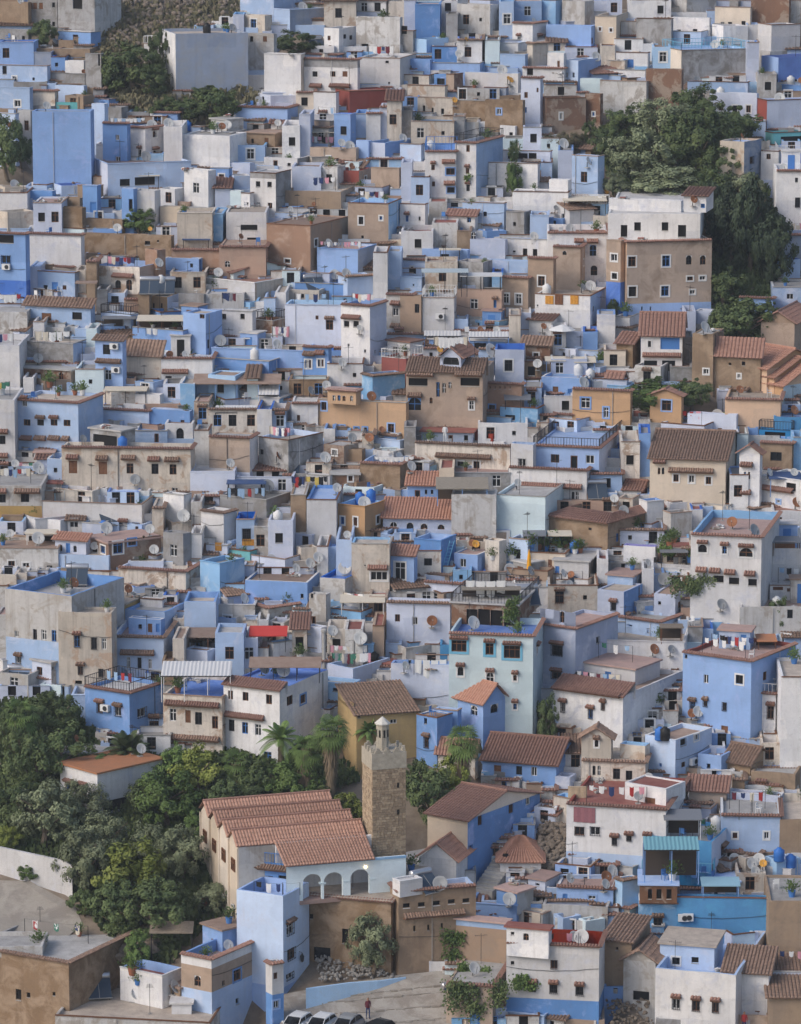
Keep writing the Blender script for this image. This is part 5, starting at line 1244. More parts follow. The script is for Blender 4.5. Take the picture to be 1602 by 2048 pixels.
# ---------------------------------------------------------------- square with cars, low blue wall, rubble
def ribbon(name, pts, lift, mat, **k):
    mb = MB(); P = [on_ground(*p)+Vector((0, 0, lift)) for p in pts]; mb.poly(P, mat); o = link(name, mb.mesh(name), **k); collect(mb, (0, 0, 0)); return o
PAVE = plaster('worn_paving', (.36,.33,.29), amount=.35, patch=(.26,.23,.20), pamt=.4, bump=.4)
ribbon('pavement', [(560,2300),(560,1990),(640,1975),(800,1950),(900,1940),(905,2300)], .02, PAVE, kind='structure')
for i, (a, b_) in enumerate((((630,2010),(900,1985)), ((640,2033),(900,2012)), ((700,1993),(895,1972)), ((690,2056),(900,2038)))):
    A, B = on_ground(*a), on_ground(*b_); d = (B-A).normalized(); n_ = Vector((-d.y, d.x, 0)).normalized()
    for j in range(14):
        p, q = A.lerp(B, (j+.06)/14), A.lerp(B, (j+.96)/14); mb = MB(); w_ = Vector((random.uniform(-.1, .1), random.uniform(-.1, .1), 0))
        lo = [p+w_, q+w_, q+w_+n_*.3, p+w_+n_*.3]; hi = [v+Vector((0, 0, random.uniform(.08, .14))) for v in lo]; lo = [v-Vector((0, 0, .2)) for v in lo]
        mb.poly(hi, PAVE)
        for k_ in range(4): l_ = (k_+1) % 4; mb.quad(lo[k_], lo[l_], hi[l_], hi[k_], PAVE)
        link('kerb_stone', mb.mesh('kerb_stone'), kind='structure')
bw = [(612, 2018, 1978), (700, 1994, 1966), (760, 1977, 1962), (812, 1958, 1955)]
P = [on_ground(a, b_) for a, b_, c in bw]; mb = MB()
for (p, (a, b_, c)), (q, (a2, b2, c2)) in zip(zip(P[:-1], bw[:-1]), zip(P[1:], bw[1:])):
    zt1, zt2 = at_y(a, c, p.y).z, at_y(a2, c2, q.y).z; o = P[0]; n_ = Vector((0, .25, 0)); m = coat('a')
    v = [p-Vector((0,0,1)), q-Vector((0,0,1)), Vector((q.x, q.y, zt2)), Vector((p.x, p.y, zt1))]; v2 = [x+n_ for x in v]
    mb.quad(*[x-o for x in v], m); mb.quad(*[x-o for x in v2], m); mb.quad(v[3]-o, v[2]-o, v2[2]-o, v2[3]-o, m)
thing('low_wall', '', 'wall', P[0], data=mb.mesh('low_wall'), full='low sloping sky blue wall rising from the parked cars', anchor=(710, 1985))
EARTHST = mottled('earthy_stone', (.13,.105,.08), (.25,.205,.165), 3)
STONE = mottled('rubble_stone', (.24,.22,.20), (.42,.40,.37), 4)
def rocks(name, pts, n, r0, r1, label, zl=0):
    mb = MB()
    for i in range(n):
        t = random.random(); s_ = random.random(); a = Vector(pts[0]).lerp(Vector(pts[1]), t); b_ = Vector(pts[3]).lerp(Vector(pts[2]), t); c = a.lerp(b_, s_); p = on_ground(c.x, c.y); r = random.uniform(r0, r1)
        M = Matrix.Translation(p+Vector((0, 0, r*.3+zl))) @ Matrix.Rotation(random.uniform(0, 6), 4, Vector((random.random(), random.random(), random.random()+.01)).normalized()) @ Matrix.Diagonal((1, random.uniform(.5, 1), random.uniform(.4, .8), 1))
        mb.lathe([(.01, -r), (r*.8, -r*.55), (r, 0), (r*.75, r*.6), (.01, r)], STONE if name == 'rubble' else EARTHST, 6, M)
    o = link(name, mb.mesh(name), kind='stuff')
rocks('rubble', [(630,1905),(730,1925),(800,1955),(640,1965)], 260, .07, .24, '')
rocks('hillside_stones', [(200,0),(480,0),(380,120),(220,90)], 420, .1, .5, '')
rocks('slope_stones', [(345,1865),(230,1850),(240,1925),(300,1925)], 70, .3, .9, '')
rocks('stony_bank', [(1078,1640),(1130,1650),(1135,1745),(1075,1735)], 260, .1, .35, '')
rocks('dirt_rubble', [(1210,2000),(1300,2000),(1310,2070),(1230,2070)], 160, .08, .25, '')
ribbon('path', [(-120,1760),(60,1765),(150,1815),(165,1850),(120,1890),(-120,1880)], .12, PAVE, kind='structure')
# white boundary wall at the left
P = [on_ground(-20, 1735), on_ground(130, 1790), on_ground(145, 1800)]; Z_ = [at_y(-20, 1690, P[0].y).z, at_y(130, 1722, P[1].y).z, at_y(145, 1732, P[2].y).z]; mb = MB(); o = P[0]
for i in range(2):
    p, q = P[i], P[i+1]; n_ = Vector((0, .3, 0)); v = [p-Vector((0,0,2)), q-Vector((0,0,2)), Vector((q.x, q.y, Z_[i+1])), Vector((p.x, p.y, Z_[i]))]; v2 = [x+n_ for x in v]; m = coat('w')
    mb.quad(*[x-o for x in v], m); mb.quad(*[x-o for x in v2], m); mb.quad(v[3]-o, v[2]-o, v2[2]-o, v2[3]-o, m)
thing('boundary_wall', '', 'wall', o, data=mb.mesh('boundary_wall'), full='long plain white garden wall at the left edge', anchor=(60, 1740))
# stairs beside the red hipped house
sp0, sp1 = (965, 1778), (1010, 1715)
for i in range(9):
    t = i/9; p = on_ground(965+45*t, 1782-66*t); mb = MB(); mb.box(-.9, .9, -.1, .9, -1, .1, CONC); o = link('stone_step', mb.mesh('stone_step'), None, p, R(-25), kind='structure')
# ---------------------------------------------------------------- infill houses on ground left free between the surveyed ones
def make_bvh(): return BVHTree.FromPolygons(BV, BF)
NG = (len(range(0, 61))-1)
def is_ground(loc): return loc.z < ground_z(loc.y)+.7
def fill_pass(step=7, seed=3, minw=16):
    rnd = random.Random(seed); bv = make_bvh(); W, H = int(1602/step)+1, int(2048/step)+1; C = Vector((0, 0, CAMH)); gap = [[False]*W for _ in range(H)]
    for j in range(H):
        for i in range(W):
            x, y = i*step, j*step
            if any(inpoly(g, x, y) for g in GARDENS): continue
            h = bv.ray_cast(C, ray(x, y).normalized())
            gap[j][i] = h[0] is None or is_ground(h[0])
    n = 0
    for j in range(H-1, -1, -1):
        i = 0
        while i < W:
            if not gap[j][i]: i += 1; continue
            k = i; mx = rnd.uniform(60, 135)/step*(1 if j*step > 900 else .75)
            while k < W and gap[j][k] and k-i < mx: k += 1
            wpx = (k-i)*step
            if wpx < minw:
                for q in range(i, k): gap[j][q] = False
                i = k; continue
            top = j; lim = rnd.uniform(45, 95)/step
            while top > 0 and j-top < lim and sum(gap[top-1][q] for q in range(i, k)) > (k-i)*.55: top -= 1
            hp = (j-top+1)*step; x0, x1 = i*step-step*.5, k*step-step*.3; yb = j*step+step
            P = on_ground((x0+x1)/2, yb); sc = scale_at(P); dep = math.atan2(CAMH-P.z, P.y)
            roofd = rnd.uniform(3.5, 6.5); rp = roofd*sc*math.sin(dep)
            yb += 4; yt = top*step-step*.5+min(rp*.8, hp*.45); wall = yb-yt; side = rnd.random(); cs = x1
            if wpx > 40 and side < .45: a = rnd.randint(18, 34); xm = x0+wpx*rnd.uniform(.62, .8)
            elif wpx > 40 and side < .65: a = rnd.randint(56, 72); xm = x0+wpx*rnd.uniform(.2, .38)
            else: a = None; xm = x1
            y_ = (yt+yb)/2
            pal = 'plpwwvlwlqvcbgwpa' if rnd.random() < .8 else 'ktcvgvhew'
            if y_ > 880 and x0 < 620 and rnd.random() < .5: pal = 'vcwlp'
            if y_ < 300 and x0 < 300: pal = 'bpguk'
            c = rnd.choice(pal); d = 'p%.2f r%s' % (rnd.choice([.15, .3, .5, .8]), rnd.choice('ggwcpkb' if c in 'bpla' else 'ggwckpr'))
            if rnd.random() < .05: d = 's.7 r'+rnd.choice('TQQ')
            elif rnd.random() < .12: d += ' '+rnd.choice('kK')
            if rnd.random() < .35 and c in 'bplaw': d += ' i'+rnd.choice('bpadw')
            wins = []; vis = min(wall, hp)
            if vis > 16:
                nw = int((xm-x0)/rnd.uniform(24, 40)); yy = yt+max(8, vis*.42)
                for q in range(nw):
                    if rnd.random() < .8: wins.append('%s%.0f,%.0f' % (rnd.choice('wwwbsvwbT'), x0+(xm-x0)*(q+.5)/nw+rnd.uniform(-3, 3), yy))
            ad = ' a%d' % a if a else ''
            house('%.0f %.0f %.0f %.0f %.0f %s %s d%.1f%s;%s' % (x0, xm, x1 if a else xm+2, yt, yb, c, d, roofd, ad, ' '.join(wins)) if not a else '%.0f %.0f %.0f %.0f %.0f %s %s%s;%s' % (x0, xm, x1, yt, yb, c, d, ad, ' '.join(wins))); n += 1
            for q in range(i, k):
                for z in range(top, j+1): gap[z][q] = False
            i = k
    return n
NSURVEY = len(HOUSES)
NF = fill_pass(7, 3); print('infill', NF); NF2 = fill_pass(6, 5, 14); print('infill 2', NF2)
# ---------------------------------------------------------------- join the smallest infill houses into one mass
def join_small():
    big = MB(); kill = []
    for h in HOUSES[NSURVEY:]:
        if h['keep']: continue
        root = h['root']; M0 = Matrix.Translation(root.location)
        for c in root.children:
            for o, M in [(c, M0 @ c.matrix_basis)] + [(g, M0 @ c.matrix_basis @ g.matrix_basis) for g in c.children]:
                if o.type == 'MESH':
                    me = o.data; i = len(big.v); big.v += [tuple(M @ v.co) for v in me.vertices]; mats = list(me.materials)
                    for p in me.polygons: big.f.append(tuple(i+q for q in p.vertices)); big.m.append(big.mi(mats[p.material_index]))
                kill.append(o)
        kill.append(root)
    dead = {h['root'] for h in HOUSES[NSURVEY:] if not h['keep']}
    THINGS[:] = [t for t in THINGS if t[0] not in dead]
    bpy.data.batch_remove(list(set(kill)))
    link('small_houses_between', big.mesh('small_houses'), kind='stuff')
for h in HOUSES[NSURVEY:]:
    x0, yt, x1, yb = h['box']; h['keep'] = (x1-x0)*(yb-yt) > 1500 and (x1-x0) > 34
kk = sorted([h for h in HOUSES[NSURVEY:] if h['keep']], key=lambda h: -(h['box'][2]-h['box'][0])*(h['box'][3]-h['box'][1]))
for h in kk[230:]: h['keep'] = False
join_small()
BVH = make_bvh(); CAMP = Vector((0, 0, CAMH))
def hit(px, py):
    h = BVH.ray_cast(CAMP, ray(px, py).normalized()); return (h[0], h[1]) if h[0] is not None else (on_ground(px, py), Vector((0, 0, 1)))
# ---------------------------------------------------------------- small things
_c = {}
def cached(key, f):
    if key not in _c: _c[key] = f()
    return _c[key]
DISHC = {'white': plain('dish_white', (.55,.55,.54), .5), 'grey': plain('dish_grey', (.30,.31,.32), .6), 'rusty brown': mottled('rust', (.24,.10,.05), (.36,.17,.09), 8), 'yellow-orange': plain('dish_orange', (.70,.36,.07), .6)}
def dish(P, col=None, r=.45, az=None, wall=False, word=''):
    col = col or random.choices(list(DISHC), (68, 20, 11, 1))[0]; m = DISHC[col]
    def bowl():
        mb = MB(); mb.lathe([(.001, .0), (.3, .03), (.62, .12), (.9, .26), (1, .33), (.97, .34), (.6, .15), (.001, .04)], m, 18); return mb.mesh('bowl', True)
    def arm():
        mb = MB(); mb.bar((0, -.9, .28), (0, -.1, .95), .035, IRON, 4); mb.box(-.09, .09, -.2, .0, .88, 1.04, DISHC['grey']); mb.bar((.5, -.6, .3), (0, -.1, .93), .018, IRON, 3); return mb.mesh('feed_arm')
    def post():
        mb = MB(); mb.bar((0, 0, -.05), (0, 0, .62), .045, IRON, 5); mb.bar((0, 0, .6), (0, -.12, .66), .05, IRON, 5); mb.box(-.22, .22, -.22, .22, -.02, .05, CONC); return mb.mesh('post')
    r = r*.8 if col in ('rusty brown', 'yellow-orange') else r
    az = random.gauss(28, 16) if az is None else az
    t = thing('satellite_dish', '%s satellite dish' % col if r < .55 else 'large %s satellite dish' % col, 'satellite dish', P, R(az), 'satellite dishes on the roofs')
    b = link('bowl', cached('bowl'+col, bowl), t, (0, -.12, .66)); b.rotation_euler = (R(62), 0, 0); b.scale = (r, r, r)
    a = link('feed_arm', cached('arm', arm), b); link('post', cached('post', post), t); return t
def aerial(P, h=None):
    def f():
        mb = MB(); mb.bar((0, 0, 0), (0, 0, 2.6), .025, IRON, 4); mb.bar((-.5, 0, 2.4), (.5, 0, 2.45), .014, IRON, 3)
        for i in range(7): x = -.45+.15*i; mb.bar((x, -.3+.02*i, 2.42), (x, .3-.02*i, 2.42), .01, IRON, 3)
        mb.box(-.12, .12, -.12, .12, -.02, .08, CONC); return mb.mesh('aerial')
    t = thing('tv_aerial', 'thin television aerial', 'aerial', P, random.uniform(0, 3), 'television aerials', data=cached('aerial', f)); t.scale = (1, 1, random.uniform(.6, 1.15)); return t
def tank(P, col):
    m = {'blue': plain('tank_blue', (.04,.16,.50), .5), 'white': WHITE, 'black': plain('tank_black', (.02,.02,.02), .5)}[col]
    def f(): mb = MB(); mb.lathe([(.001, 0), (.42, 0), (.45, .1), (.43, .35), (.46, .4), (.43, .65), (.45, .9), (.2, 1.05), (.18, 1.13), (.001, 1.13)], m, 14); return mb.mesh('tank', True)
    return thing('water_tank', col+' plastic water tank', 'water tank', P, group='water tanks', data=cached('tank'+col, f))
def solar(P, az=20):
    def p():
        mb = MB(); M = Matrix.Rotation(R(36), 4, 'X'); mb.box(-.95, .95, 0, 1.9, .25, .32, plain('solar_panel', (.05,.07,.10), .25), M); mb.box(-1, 1, -.04, 0, .22, .34, CONC, M); mb.box(-.02, .02, 0, 1.9, .32, .335, CONC, M); return mb.mesh('panel')
    def c(): mb = MB(); mb.lathe([(.001, -1.0), (.27, -.98), (.29, -.9), (.29, .9), (.27, .98), (.001, 1.0)], plain('steel', (.5,.5,.52), .3, .7), 14, Matrix.Translation((0, 1.65, 1.5)) @ Matrix.Rotation(R(90), 4, 'Y')); return mb.mesh('tank', True)
    def l():
        mb = MB()
        for x in (-.8, .8): mb.bar((x, 1.6, 0), (x, 1.6, 1.4), .03, IRON); mb.bar((x, .05, 0), (x, .05, .25), .03, IRON)
        return mb.mesh('legs')
    t = thing('solar_water_heater', 'solar water heater with dark panels', 'solar heater', P, R(az), 'solar water heaters')
    link('panel', cached('sp', p), t); link('cylinder', cached('sc', c), t); link('support_frame', cached('sl', l), t); return t
CLOTH = [('white', (.72,.72,.72)), ('cream', (.62,.56,.46)), ('dark blue', (.03,.05,.14)), ('red', (.36,.04,.04)), ('black', (.02,.02,.022)), ('pink', (.62,.30,.36)), ('light blue', (.30,.44,.62)), ('grey', (.25,.25,.27)), ('green', (.06,.20,.14)), ('maroon', (.14,.03,.045)), ('yellow', (.65,.48,.12))]
CL = {n_: plain('cloth_'+n_.replace(' ', '_'), c, .95) for n_, c in CLOTH}
def cloth_mesh(col, w_, h_, i):
    rnd = random.Random(i); mb = MB(); nx, nz = 6, 4; V = []
    for z in range(nz+1):
        for x in range(nx+1):
            u = x/nx; v = z/nz; V.append(((u-.5)*w_*(1-.1*v), math.sin(u*7+i)*.05*v*w_+rnd.uniform(-.01, .01), -v*h_*(1-.06*math.sin(u*5+i)) - .05*math.sin(math.pi*u)))
    k = mb.mi(CL[col]); mb.v = V
    for z in range(nz):
        for x in range(nx): a = z*(nx+1)+x; mb.f.append((a, a+1, a+nx+2, a+nx+1)); mb.m.append(k)
    return mb.mesh('cloth', True)
NCL = [0]
def laundry(A, B, cols=None, size=(.5, .8), n=None, h=1.7, sheets=False):
    """line between two posts; each piece of washing is its own thing"""
    A, B = Vector(A), Vector(B); B.z = A.z; d = B-A; L = d.length
    if L < .8: return
    mb = MB(); mb.bar((0, 0, 0), (0, 0, h), .03, IRON); mb.bar(d, d+Vector((0, 0, h)), .03, IRON); mid = d/2+Vector((0, 0, h-.1)); mb.bar((0, 0, h), mid, .008, IRON, 3); mb.bar(mid, d+Vector((0, 0, h)), .008, IRON, 3)
    thing('clothes_line', 'clothes line on two thin posts', 'clothes line', A, group='clothes lines', data=mb.mesh('clothes_line'))
    n = n or max(2, int(L/(size[0]*1.25))); rz = math.atan2(d.y, d.x)
    for i in range(n):
        if NCL[0] > 290: return
        t = (i+.5)/n; p = A+d*t+Vector((0, 0, h-.1*(1-abs(2*t-1)))); col = random.choice(cols) if cols else random.choices([c[0] for c in CLOTH], (5, 2, 2, 1.5, 1.5, 1.5, 1.5, 1, .6, 1, .4))[0]
        w_ = L/n*.86 if sheets else size[0]*random.choice((.8, 1, 1)); hh = size[1]*random.choice((.7, 1.0, 1.25)); NCL[0] += 1
        key = (col, round(w_*2)/2+.0 if sheets else round(w_*10)/10, round(hh*5)/5, i % 3); me = cached(key, lambda: cloth_mesh(col, w_, hh, i % 3))
        thing('washing', '%s %s hung on a line' % (col, 'sheet' if sheets or w_ > 1 else 'garment'), 'laundry', p, rz, 'washing hung on the roof lines', data=me)
def posts_sheet(name, head, cat, x0, x1, yt, yb, mat, depth=3., corr=False, wall=None, up=.0, drop=0, full=None, kind=None):
    """flat or sloped cover on posts: front edge at pixel row yt from x0 to x1, feet at row yb"""
    P, nr = hit((x0+x1)/2, yb); A, B = at_y(x0, yb, P.y), at_y(x1, yb, P.y); H = at_y((x0+x1)/2, yt, P.y).z-P.z; H = max(.5, H); A.z = B.z = P.z; L = (B-A).length; o = A
    t = thing(name, head, cat, o, group=None, full=full, anchor=((x0+x1)/2, (yt+yb)/2))
    mb = MB(); D = depth; rise = up
    if corr:
        n = int(L/.16)
        for i in range(n):
            a, b_ = L*i/n, L*(i+1)/n; z = .04*(i % 2)
            mb.quad((a, 0, H+z), (b_, 0, H+.04-z), (b_, D, H+.04-z+rise), (a, D, H+z+rise), mat)
        mb.box(0, L, 0, .06, H-.08, H, IRON)
    else:
        mb.quad((-.1, -.1, H-drop), (L+.1, -.1, H-drop), (L+.1, D, H+rise), (-.1, D, H+rise), mat); mb.quad((-.1, -.1, H+.05-drop), (L+.1, -.1, H+.05-drop), (L+.1, D, H+.05+rise), (-.1, D, H+.05+rise), mat)
        mb.quad((-.1, -.1, H-.02-drop), (L+.1, -.1, H-.02-drop), (L+.1, -.1, H+.06-drop), (-.1, -.1, H+.06-drop), mat)
    link('cover', mb.mesh('cover'), t)
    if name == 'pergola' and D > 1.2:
        bm_ = MB(); bm_.box(0, L, D-.08, D, 0, H-.05, plain('painted_shade', (.06,.045,.035), .9)); link('shade_panel', bm_.mesh('shade_panel'), t)  # added dark panel whose colour paints the shade under the cover
    pm = {'w': WHITE, 'b': coat('b'), 'i': IRON, 'k': WOOD}.get(wall or 'i', IRON)
    for i in range(max(2, int(L/1.9)+1)):
        x = L*i/(max(2, int(L/1.9)+1)-1); x = min(max(x, .05), L-.05)
        for y in (.05, D-.1):
            mb = MB(); mb.bar((x, y, -.2), (x, y, H+(rise if y > 1 else 0)), .045, pm); link('post', mb.mesh('post'), t)
    return t
def chair(P, az, m):
    def f():
        mb = MB(); mb.box(-.22, .22, -.22, .22, .42, .46, m); mb.box(-.22, .22, .2, .24, .46, .88, m)
        for x in (-.2, .2):
            for y in (-.2, .2): mb.bar((x, y, 0), (x, y, .43), .025, m)
            mb.box(x-.02, x+.02, -.2, .22, .64, .67, m)
        return mb.mesh('chair')
    return thing('chair', '%s chair' % ('white plastic' if m is WHITE else 'blue painted'), 'chair', P, az, 'terrace chairs', data=cached('chair'+m.name, f))
def table(P, m):
    def f():
        mb = MB(); mb.box(-.4, .4, -.4, .4, .7, .74, m)
        for x in (-.35, .35):
            for y in (-.35, .35): mb.bar((x, y, 0), (x, y, .7), .025, m)
        return mb.mesh('table')
    return thing('table', '%s table' % ('white plastic' if m is WHITE else 'blue painted'), 'table', P, 0, 'terrace tables', data=cached('table'+m.name, f))
def potplant(P, s=1.):
    k = random.randrange(3); pm = [plain('terracotta', (.30,.12,.07), .8), WHITE, BLUE][k]
    def pot(): mb = MB(); mb.lathe([(.001, 0), (.14, 0), (.2, .32), (.22, .34), (.18, .34), (.001, .3)], pm, 10); return mb.mesh('pot')
    def lv():
        mb = MB(); rnd = random.Random(k)
        for i in range(110):
            a = rnd.uniform(0, 6.28); e = rnd.uniform(.1, 1.4); p = Vector((0, 0, .32)); q = p+Vector((math.cos(a)*math.cos(e), math.sin(a)*math.cos(e), math.sin(e)))*rnd.uniform(.2, .62); o = Vector((-math.sin(a), math.cos(a), 0))*.05
            mb.quad(q-o, q+Vector((0, 0, -.06)), q+o, q+Vector((math.cos(a)*.08, math.sin(a)*.08, .06)), LEAF['green']); 
            if i % 4 == 0: mb.bar(p, q, .008, LEAF['dark'], 3)
        return mb.mesh('foliage')
    t = thing('potted_plant', 'leafy plant in a %s pot' % ['terracotta', 'white', 'blue'][k], 'potted plant', P, random.uniform(0, 6), 'potted plants on the terraces'); link('pot', cached('pot%d' % k, pot), t); link('foliage', cached('pl%d' % k, lv), t); t.scale = (s, s, s); return t
def junk(P):
    k = random.randrange(4)
    def f():
        mb = MB(); rnd = random.Random(k*7+1); M_ = [CONC, OLDWOOD, roofmat('r'), STONE, roofmat('g'), WHITE]
        for i in range(9):
            a = Matrix.Translation((rnd.uniform(-.6, .6), rnd.uniform(-.4, .4), rnd.uniform(.03, .3))) @ Matrix.Rotation(rnd.uniform(0, 3), 4, 'Z') @ Matrix.Rotation(rnd.uniform(-.4, .4), 4, 'X'); s = (rnd.uniform(.1, .4), rnd.uniform(.06, .2), rnd.uniform(.03, .12)); mb.box(-s[0], s[0], -s[1], s[1], -s[2], s[2], rnd.choice(M_), a)
        return mb.mesh('pile')
    return thing('scrap_pile', 'small pile of boards and rubble', 'scrap pile', P, random.uniform(0, 6), 'piles of scrap on the roofs', data=cached('junk%d' % k, f))
def rug(px, py, wpx, hpx, mat, head, full=None):
    P, nr = hit(px, py+hpx*.5); s = scale_at(P); w_, h_ = wpx/s, hpx/s; n_ = Vector((nr.x, nr.y, 0)); n_ = n_.normalized() if n_.length > .3 else Vector((0, -1, 0))
    if n_.y > 0: n_ = -n_
    mb = MB(); 
    for i in range(6):
        x0_, x1_ = -w_/2+w_*i/6, -w_/2+w_*(i+1)/6; a, b_ = .05+.03*(i % 2), .05+.03*((i+1) % 2); mb.quad((x0_, -a, -h_/2), (x1_, -b_, -h_/2), (x1_, -b_, h_/2), (x0_, -a, h_/2), mat)
    mb.box(-w_/2, w_/2, -.06, .25, h_/2, h_/2+.03, mat)
    P = at_y(px, py, P.y); thing('rug', head, 'rug', P, math.atan2(n_.x, -n_.y), data=mb.mesh('rug'), full=full, anchor=(px, py))
def parasol(P, m, head, full=None):
    mb = MB(); mb.lathe([(1.35, 2.0), (.9, 2.25), (.02, 2.55)], m, 8); t = thing('parasol', head, 'parasol', P, full=full); link('canopy', mb.mesh('canopy'), t)
    mb = MB(); mb.bar((0, 0, 0), (0, 0, 2.5), .03, WHITE, 6); link('pole', mb.mesh('pole'), t); mb = MB(); mb.lathe([(.3, 0), (.3, .1), (.05, .14)], CONC, 10); link('base', mb.mesh('base'), t)
# ---- scatter on flat roofs
def roofpt(h, a, b_): return h['P0'] + h['eL']*(h['L1']*a) + h['eR']*(h['L2']*b_) + Vector((0, 0, h['roofz']-h['P0'].z))
nd = {'dish': 0, 'aerial': 0, 'junk': 0, 'plant': 0, 'chair': 0, 'tank': 0}
def roof_hut(h, a, b_, w_=1.9, d=1.9, z=2.1):
    P = roofpt(h, a, b_)-h['root'].location; c = coat(h['cc'] if random.random() < .7 else random.choice('wpbv')); mb = MB()
    M = Matrix.Translation(P) @ Matrix(((h['eL'].x*-1, h['eR'].x, 0, 0), (h['eL'].y*-1, h['eR'].y, 0, 0), (0, 0, 1, 0), (0, 0, 0, 1)))
    mb.box(-w_/2, w_/2, -d/2, d/2, -.02, z, c, M); mb.box(-w_/2-.12, w_/2+.12, -d/2-.12, d/2+.12, z, z+.12, roofmat(random.choice('kpgwr')), M); link('stair_hut', mb.mesh('stair_hut'), h['root'])
    mb = MB(); mb.box(-.36, .36, -d/2-.03, -d/2+.05, 0, 1.75, random.choice([HOLE, BLUE, WOOD, HOLE]), M); link('hut_door', mb.mesh('hut_door'), h['root'])
rs = random.Random(21)
for h in list(HOUSES):
    if h['gab'] or h.get('keep') is None and h in HOUSES[NSURVEY:]: continue
    small = h in HOUSES[NSURVEY:] and not h['keep']
    A = h['L1']*h['L2']
    if A < 4: continue
    infr = -60 < pix(roofpt(h, .5, .5))[0] < 1660
    if not infr: continue
    cells = [(a, b_) for a in (.18, .38, .6, .82) for b_ in (.25, .55, .85)]; rs.shuffle(cells)
    hb = not small and not h['add'] and h['L1'] > 5 and h['L2'] > 5.5 and not any(k['add'] and k['root'] is h['root'] for k in HOUSES)
    if hb and not h['note'] and rs.random() < .42: roof_hut(h, .3 if rs.random() < .5 else .7, .7); cells = [c for c in cells if c[1] < .5 or abs(c[0]-.5) > 9]
    n = min(5, int(A/14)+(rs.random() < .6))
    if small: n = 1 if rs.random() < .13 else 0
    if h['add']: n = 1 if rs.random() < .5 else 0
    for _ in range(n):
        if not cells: break
        a, b_ = cells.pop(); a += rs.uniform(-.06, .06); P = roofpt(h, a, b_); q = rs.random()
        if q < .36 and nd['dish'] < 170: dish(P, r=rs.choice((.38, .45, .5, .6))); nd['dish'] += 1
        elif q < .52 and nd['aerial'] < 120: aerial(P); nd['aerial'] += 1
        elif q < .64 and nd['junk'] < 90: junk(P); nd['junk'] += 1
        elif q < .78 and nd['plant'] < 110: potplant(P, rs.uniform(.9, 1.6)); nd['plant'] += 1
        elif q < .84 and nd['chair'] < 50: chair(P, rs.uniform(0, 6), rs.choice([WHITE, WHITE, BLUE])); nd['chair'] += 1
        elif q < .89 and nd['tank'] < 30: tank(P, rs.choice(['blue', 'white', 'white', 'black'])); nd['tank'] += 1
        elif q < .985 and A > 12 and NCL[0] < 175:
            b2 = rs.choice((.2, .4)); laundry(roofpt(h, .85, b2), roofpt(h, .25, b2+.05), h=1.45, n=rs.randint(3, 7), size=(.45, .6))
        elif A > 20: solar(P, rs.uniform(-10, 40))
    if not small and not h['add'] and rs.random() < .45 and h['sc'] > 19 and h['zt'] > 3:      # slack cable along the wall
        e, L, n_ = (h['eL'], h['L1'], -h['eR']) if h['L1'] > h['L2'] else (h['eR'], h['L2'], -h['eL']); zz = rs.uniform(.35, .75)*h['zt']; o = h['P0']-h['root'].location+n_*.05; mb = MB(); k_ = 8; pr = None; dz = rs.uniform(-.6, .6)
        for i in range(k_+1):
            t_ = i/k_; q = o+e*(L*t_)+Vector((0, 0, zz+dz*t_-.25*math.sin(math.pi*t_)+rs.uniform(-.04, .04)))
            if pr is not None: mb.bar(pr, q, .02, IRON, 3)
            pr = q
        link('cable', mb.mesh('cable'), h['root'])
    if not small and not h['add'] and rs.random() < .3 and h['sc'] > 18:      # drainpipe
        e, L, n_ = (h['eL'], h['L1'], -h['eR']) if h['L1'] > h['L2'] else (h['eR'], h['L2'], -h['eL']); u = rs.uniform(.15, .9)*L
        o = h['P0']-h['root'].location+e*u+n_*.06; mb = MB(); mb.bar(o+Vector((0, 0, -1)), o+Vector((0, 0, h['zt']-.1)), .035, rs.choice([IRON, WHITE, CONC])); link('drainpipe', mb.mesh('drainpipe'), h['root'])
